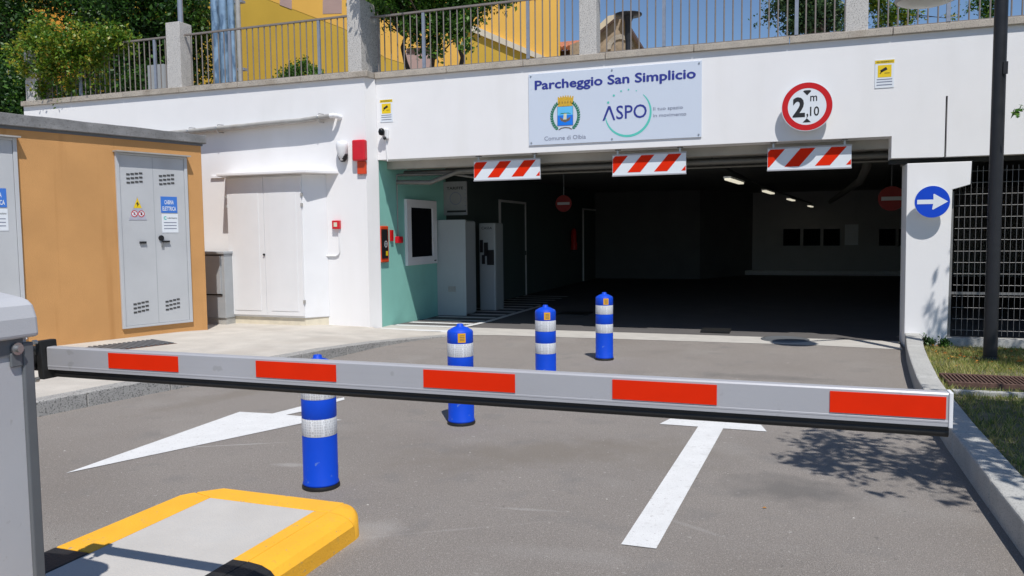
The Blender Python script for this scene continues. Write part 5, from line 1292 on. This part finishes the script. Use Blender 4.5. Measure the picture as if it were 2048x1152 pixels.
tree("flowering_shrub", "yellow green shrub spilling over the left railing and its end post", "shrub", q3(170, 180, 10.9)[:2] + (3.78,),
     [bl(75, 85, 10.35, 32), bl(115, 95, 10.3, 34), bl(165, 85, 10.4, 34), bl(212, 80, 10.4, 28), bl(50, 135, 10.3, 18), bl(100, 140, 10.35, 24), bl(150, 130, 10.4, 22), bl(240, 82, 10.5, 24), bl(90, 62, 10.6, 22), bl(140, 170, 10.45, 14), bl(125, 205, 10.5, 12), bl(195, 120, 10.4, 18), bl(85, 175, 10.4, 12), bl(30, 110, 10.4, 14), bl(205, 165, 10.5, 8)],
     12500, 0.033, LEAF_YEL, 13, [(q3(100, 190, 10.85)[:2] + (3.78,), q3(90, 100, 10.7)), (q3(190, 190, 10.85)[:2] + (3.78,), q3(190, 100, 10.7))], 0.04, 0.16, shell=0.2)
tree("dark_hedge", "dark shaded hedge beyond the end of the white wall above the cabin roof", "hedge", (-14.2, 11.2, 0.1),
     [bl(10, 215, 11.2, 40), bl(45, 190, 11.3, 26), bl(-40, 190, 11.2, 45), bl(25, 170, 11.5, 30), bl(60, 240, 11.2, 30), bl(0, 260, 11.2, 40), bl(90, 225, 11.6, 22)], 9000, 0.045, LEAF_DARK, 31,
     [((-14.2, 11.2, 0.1), (-14.0, 11.3, 3.8)), ((-15.0, 11.3, 0.1), (-15.2, 11.3, 3.8))], 0.09, 0.2, shell=0.1)
# multi stem tree over the corner post
base = q3(850, 130, 11.6)[:2] + (3.78,)
tree("multi_stem_tree", "slender multi stemmed tree leaning over the railing right of the corner post", "tree", base,
     [bl(765, 14, 11.0, 28), bl(800, 5, 11.3, 38), bl(850, -6, 11.4, 42), bl(905, 0, 11.5, 40), bl(950, -6, 11.4, 34), bl(1000, -16, 11.5, 26), bl(830, 40, 11.5, 17), bl(880, 38, 11.4, 17), bl(920, 60, 11.3, 16), bl(930, 88, 11.2, 10), bl(740, -10, 11.0, 26), bl(880, 110, 11.4, 9), bl(790, -60, 11.2, 60), bl(900, -70, 11.4, 70), bl(835, 66, 11.5, 10), bl(955, 28, 11.3, 12), bl(815, 30, 11.3, 20), bl(865, 70, 11.4, 13), bl(845, 100, 11.5, 8), bl(905, 30, 11.4, 20), bl(740, 22, 11.0, 16), bl(872, 90, 11.4, 12), bl(825, 60, 11.3, 16), bl(905, 55, 11.3, 18), bl(935, 40, 11.3, 16), bl(870, 45, 11.3, 22), (-5.55, 10.1, 5.55, 0.28), (-5.75, 10.2, 5.2, 0.16)],
     22000, 0.038, LEAF_MID, 14, [(q3(818, 140, 11.6)[:2] + (3.78,), q3(800, 15, 11.5)), (q3(868, 140, 11.6)[:2] + (3.78,), q3(862, 10, 11.5)), (q3(922, 135, 11.6)[:2] + (3.78,), q3(925, 15, 11.5))], 0.045, 0.14, shell=0.15)
tree("round_bush", "low round green bush behind the railing in front of the mustard wall", "bush", q3(605, 160, 11.8)[:2] + (3.78,),
     [bl(605, 156, 11.8, 32), bl(580, 160, 11.8, 22), bl(632, 160, 11.8, 22)], 5200, 0.024, LEAF_MID, 15, [(q3(605, 160, 11.8)[:2] + (3.78,), q3(605, 150, 11.8))], 0.03, 0.07, shell=0.5)
tree("dark_tree", "dark blue green tree behind the railing left of the dappled right post", "tree", q3(1640, 60, 15.0)[:2] + (3.78,),
     [bl(1640, 10, 15, 45), bl(1600, 20, 15, 30), bl(1675, 30, 15, 26), bl(1570, 5, 15, 24), bl(1620, 50, 15.1, 30), bl(1660, 55, 15.2, 22), bl(1535, 28, 15, 11), bl(1620, -50, 15, 55), bl(1590, 55, 15, 18)],
     11000, 0.036, LEAF_BLUE, 16, [(q3(1640, 60, 15.0)[:2] + (3.78,), q3(1640, 0, 15.0))], 0.07, 0.17, shell=0.2)
tree("climbing_shrub", "loose yellow green climber growing through the railing left of the lamp dish", "shrub", q3(1780, 50, 11.1)[:2] + (3.78,),
     [bl(1755, 8, 11.0, 20), bl(1785, 25, 11.0, 17), bl(1765, 45, 11.0, 14), bl(1805, 40, 11.0, 13), bl(1830, 30, 11.0, 7), bl(1745, -20, 11, 26), bl(1880, 35, 11.0, 8), bl(1905, 38, 11.0, 8)],
     3000, 0.022, LEAF_YEL, 17, [(q3(1780, 55, 11.1)[:2] + (3.78,), q3(1775, 0, 11.0))], 0.02, 0.09, shell=0.1)
tree("climbing_shrub", "sparse twiggy climber behind the railing either side of the street lamp post", "shrub", q3(1975, 40, 11.1)[:2] + (3.78,),
     [bl(1985, 12, 11.0, 16), bl(1978, 30, 11.0, 10), bl(1940, 15, 11.0, 6), bl(1960, 5, 11.0, 8)], 1100, 0.02, LEAF_MID, 18, [(q3(1975, 45, 11.1)[:2] + (3.78,), q3(1975, 5, 11.0))], 0.015, 0.08, shell=0.1)
# lawn tree that throws the leaf shade on the road, trunk just outside the frame
base = (2.9, 3.4, 0.12)
tree("lawn_tree", "small tree on the lawn beside the kerb, throwing leaf shade on the road", "tree", base,
     [(1.75, 3.45, 3.35, 0.42), (1.45, 3.8, 3.5, 0.30), (2.5, 3.35, 3.6, 0.6), (2.3, 4.1, 3.6, 0.55), (3.0, 3.6, 3.8, 0.9), (1.3, 3.6, 3.3, 0.2), (3.3, 4.4, 3.6, 0.8), (1.25, 3.45, 3.3, 0.22), (2.7, 3.0, 3.5, 0.6), (2.5, 4.8, 3.5, 0.5), (2.65, 4.3, 3.9, 0.6), (2.9, 3.0, 3.9, 0.6)],
     10500, 0.048, LEAF_MID, 19, [((2.9, 3.4, 0.12), (2.7, 3.5, 3.3))], 0.08, 0.2, shell=0.1, per=18)
q = aY(2042, 217, 9.0)
base = (3.2, 8.6, 0.12)
tree("lawn_sapling", "young tree at the right edge whose leafy twig tip shows before the white fascia", "tree", base,
     [(q[0] + 0.03, 9.0, q[2], 0.05), (2.80, 9.05, 3.25, 0.10), (2.74, 9.1, 2.75, 0.05), (3.1, 8.9, 3.7, 0.35), (3.3, 8.5, 3.3, 0.5), (3.5, 7.9, 3.4, 0.6), (3.1, 7.6, 3.1, 0.35), (3.3, 7.2, 3.4, 0.5), (2.68, 8.85, 3.9, 0.10), (3.9, 8.4, 3.6, 0.6)],
     5200, 0.04, LEAF_MID, 21, [((3.2, 8.6, 0.12), (3.1, 8.8, 2.4)), ((3.1, 8.8, 2.3), (2.80, 9.05, 3.6)), ((3.1, 8.8, 2.2), (2.66, 9.1, 3.1)), ((3.2, 8.7, 1.9), (2.72, 8.95, 2.7))], 0.03, 0.12, shell=0.1, per=14)
# low plants at the pillar foot
tree("low_plant", "low leafy plant at the foot of the right pillar", "plant", (1.62, 10.42, 0.01),
     [(1.55, 10.42, 0.07, 0.07), (1.72, 10.40, 0.06, 0.06), (1.45, 10.42, 0.06, 0.05)], 900, 0.018, LEAF_DARK, 22, [((1.62, 10.42, 0.01), (1.62, 10.42, 0.1))], 0.006, 0.04, shell=0.1, per=12)

# grass
rg = np.random.default_rng(5)
def inside(x, y):
    xs = np.interp(y, [q[1] for q in out_], [q[0] for q in out_]); return x > xs + 0.015
N_ = 52000
gx_ = rg.uniform(1.1, 3.6, N_); gy_ = 3.2 + 7.35 * rg.random(N_) ** 0.8
ok = inside(gx_, gy_) & (gy_ < 10.52) & ~((np.abs(gy_ - 7.45) < 0.33) & (gx_ > 1.3) & (gx_ < 2.3))
dens = (np.sin(gx_ * 7.1 + 1.3) * np.sin(gy_ * 5.3) + rg.random(N_) * 1.6) > 0.05
ok &= dens
gx_, gy_ = gx_[ok], gy_[ok]; N_ = len(gx_)
LZ = 0.118 - 0.115 * np.clip((gy_ - 8.0) / 2.4, 0, 1)
h_ = rg.uniform(0.018, 0.06, N_); an = rg.uniform(0, 2 * math.pi, N_); w_ = 0.0035
lean = rg.normal(size=(N_, 2)) * 0.022
V = np.zeros((N_, 3, 3)); V[:, 0] = np.stack([gx_ - w_ * np.cos(an), gy_ - w_ * np.sin(an), LZ], 1)
V[:, 1] = np.stack([gx_ + w_ * np.cos(an), gy_ + w_ * np.sin(an), LZ], 1)
V[:, 2] = np.stack([gx_ + lean[:, 0], gy_ + lean[:, 1], LZ + h_], 1)
me = bpy.data.meshes.new("grass"); me.vertices.add(N_ * 3); me.vertices.foreach_set("co", V.astype(np.float32).ravel())
me.loops.add(N_ * 3); me.loops.foreach_set("vertex_index", np.arange(N_ * 3, dtype=np.int32)); me.polygons.add(N_)
me.polygons.foreach_set("loop_start", np.arange(0, N_ * 3, 3, dtype=np.int32)); me.polygons.foreach_set("loop_total", np.full(N_, 3, dtype=np.int32))
me.update(calc_edges=True); me.validate(); me.materials.append(GRASSM)
o = bpy.data.objects.new("grass", me); COL.objects.link(o); stuff(o)
# fallen leaves
mb = MB(); rnd = random.Random(9)
for i in range(140):
    x = rnd.uniform(1.45, 3.0); y = rnd.gauss(9.3, 0.9)
    if not (8 < y < 10.4): continue
    s = rnd.uniform(0.012, 0.03); a = rnd.uniform(0, 6.28); z = lz(y) + 0.03 + rnd.uniform(0, 0.02)
    mb.add([(x + s * math.cos(a), y + s * math.sin(a), z), (x - s * 0.5 * math.sin(a), y + s * 0.5 * math.cos(a), z + 0.01), (x - s * math.cos(a), y - s * math.sin(a), z), (x + s * 0.5 * math.sin(a), y - s * 0.5 * math.cos(a), z + 0.008)], [(0, 1, 2, 3)])
stuff(mb.build("fallen_leaves", FALLEN))
c = aZ(1529, 1017, 0)
mb = MB(); s = 0.012
mb.add([(c[0] - s, c[1], 0.003), (c[0], c[1] + s * .6, 0.008), (c[0] + s, c[1], 0.004), (c[0], c[1] - s * .6, 0.006)], [(0, 1, 2, 3)])
tag(mb.build("fallen_leaf", FALLEN), "single dry orange leaf lying on the asphalt near the right kerb", "leaf")
# rusty grating in the lawn
p0 = aZ(1897, 757, 0.14); p1 = aZ(2040, 775, 0.14)
t = thing("lawn_grating", "rusty brown grating strip lying across the lawn behind the barrier tip", "grate", (1.9, 7.45, 0.12))
gy0, gy1 = 7.22, 7.66
MB().box(1.24, 1.9, gy0, gy0 + 0.03, 0.10, 0.16).build("grate_frame", RUST, t); MB().box(1.24, 1.9, gy1 - 0.03, gy1, 0.10, 0.16).build("grate_frame", RUST, t)
for k in range(21):
    x = 1.245 + k * 0.031
    MB().box(x, x + 0.014, gy0 + 0.0305, gy1 - 0.0305, 0.115, 0.158).build("grate_bar", RUST, t)
MB().box(1.24, 1.9, gy0 - 0.25, gy0 - 0.005, 0.05, 0.125).build("grate_trough", RUBBER, t)
tag(MB().box(1.22, 3.5, gy0 - 0.34, gy0 - 0.26, 0.1, 0.15).build("edging_strip", CONC_K), "thin concrete edging in the shaded lawn nearest the barrier tip", "edging")

for o in list(bpy.data.objects):
    if "_o" in o: del o["_o"]
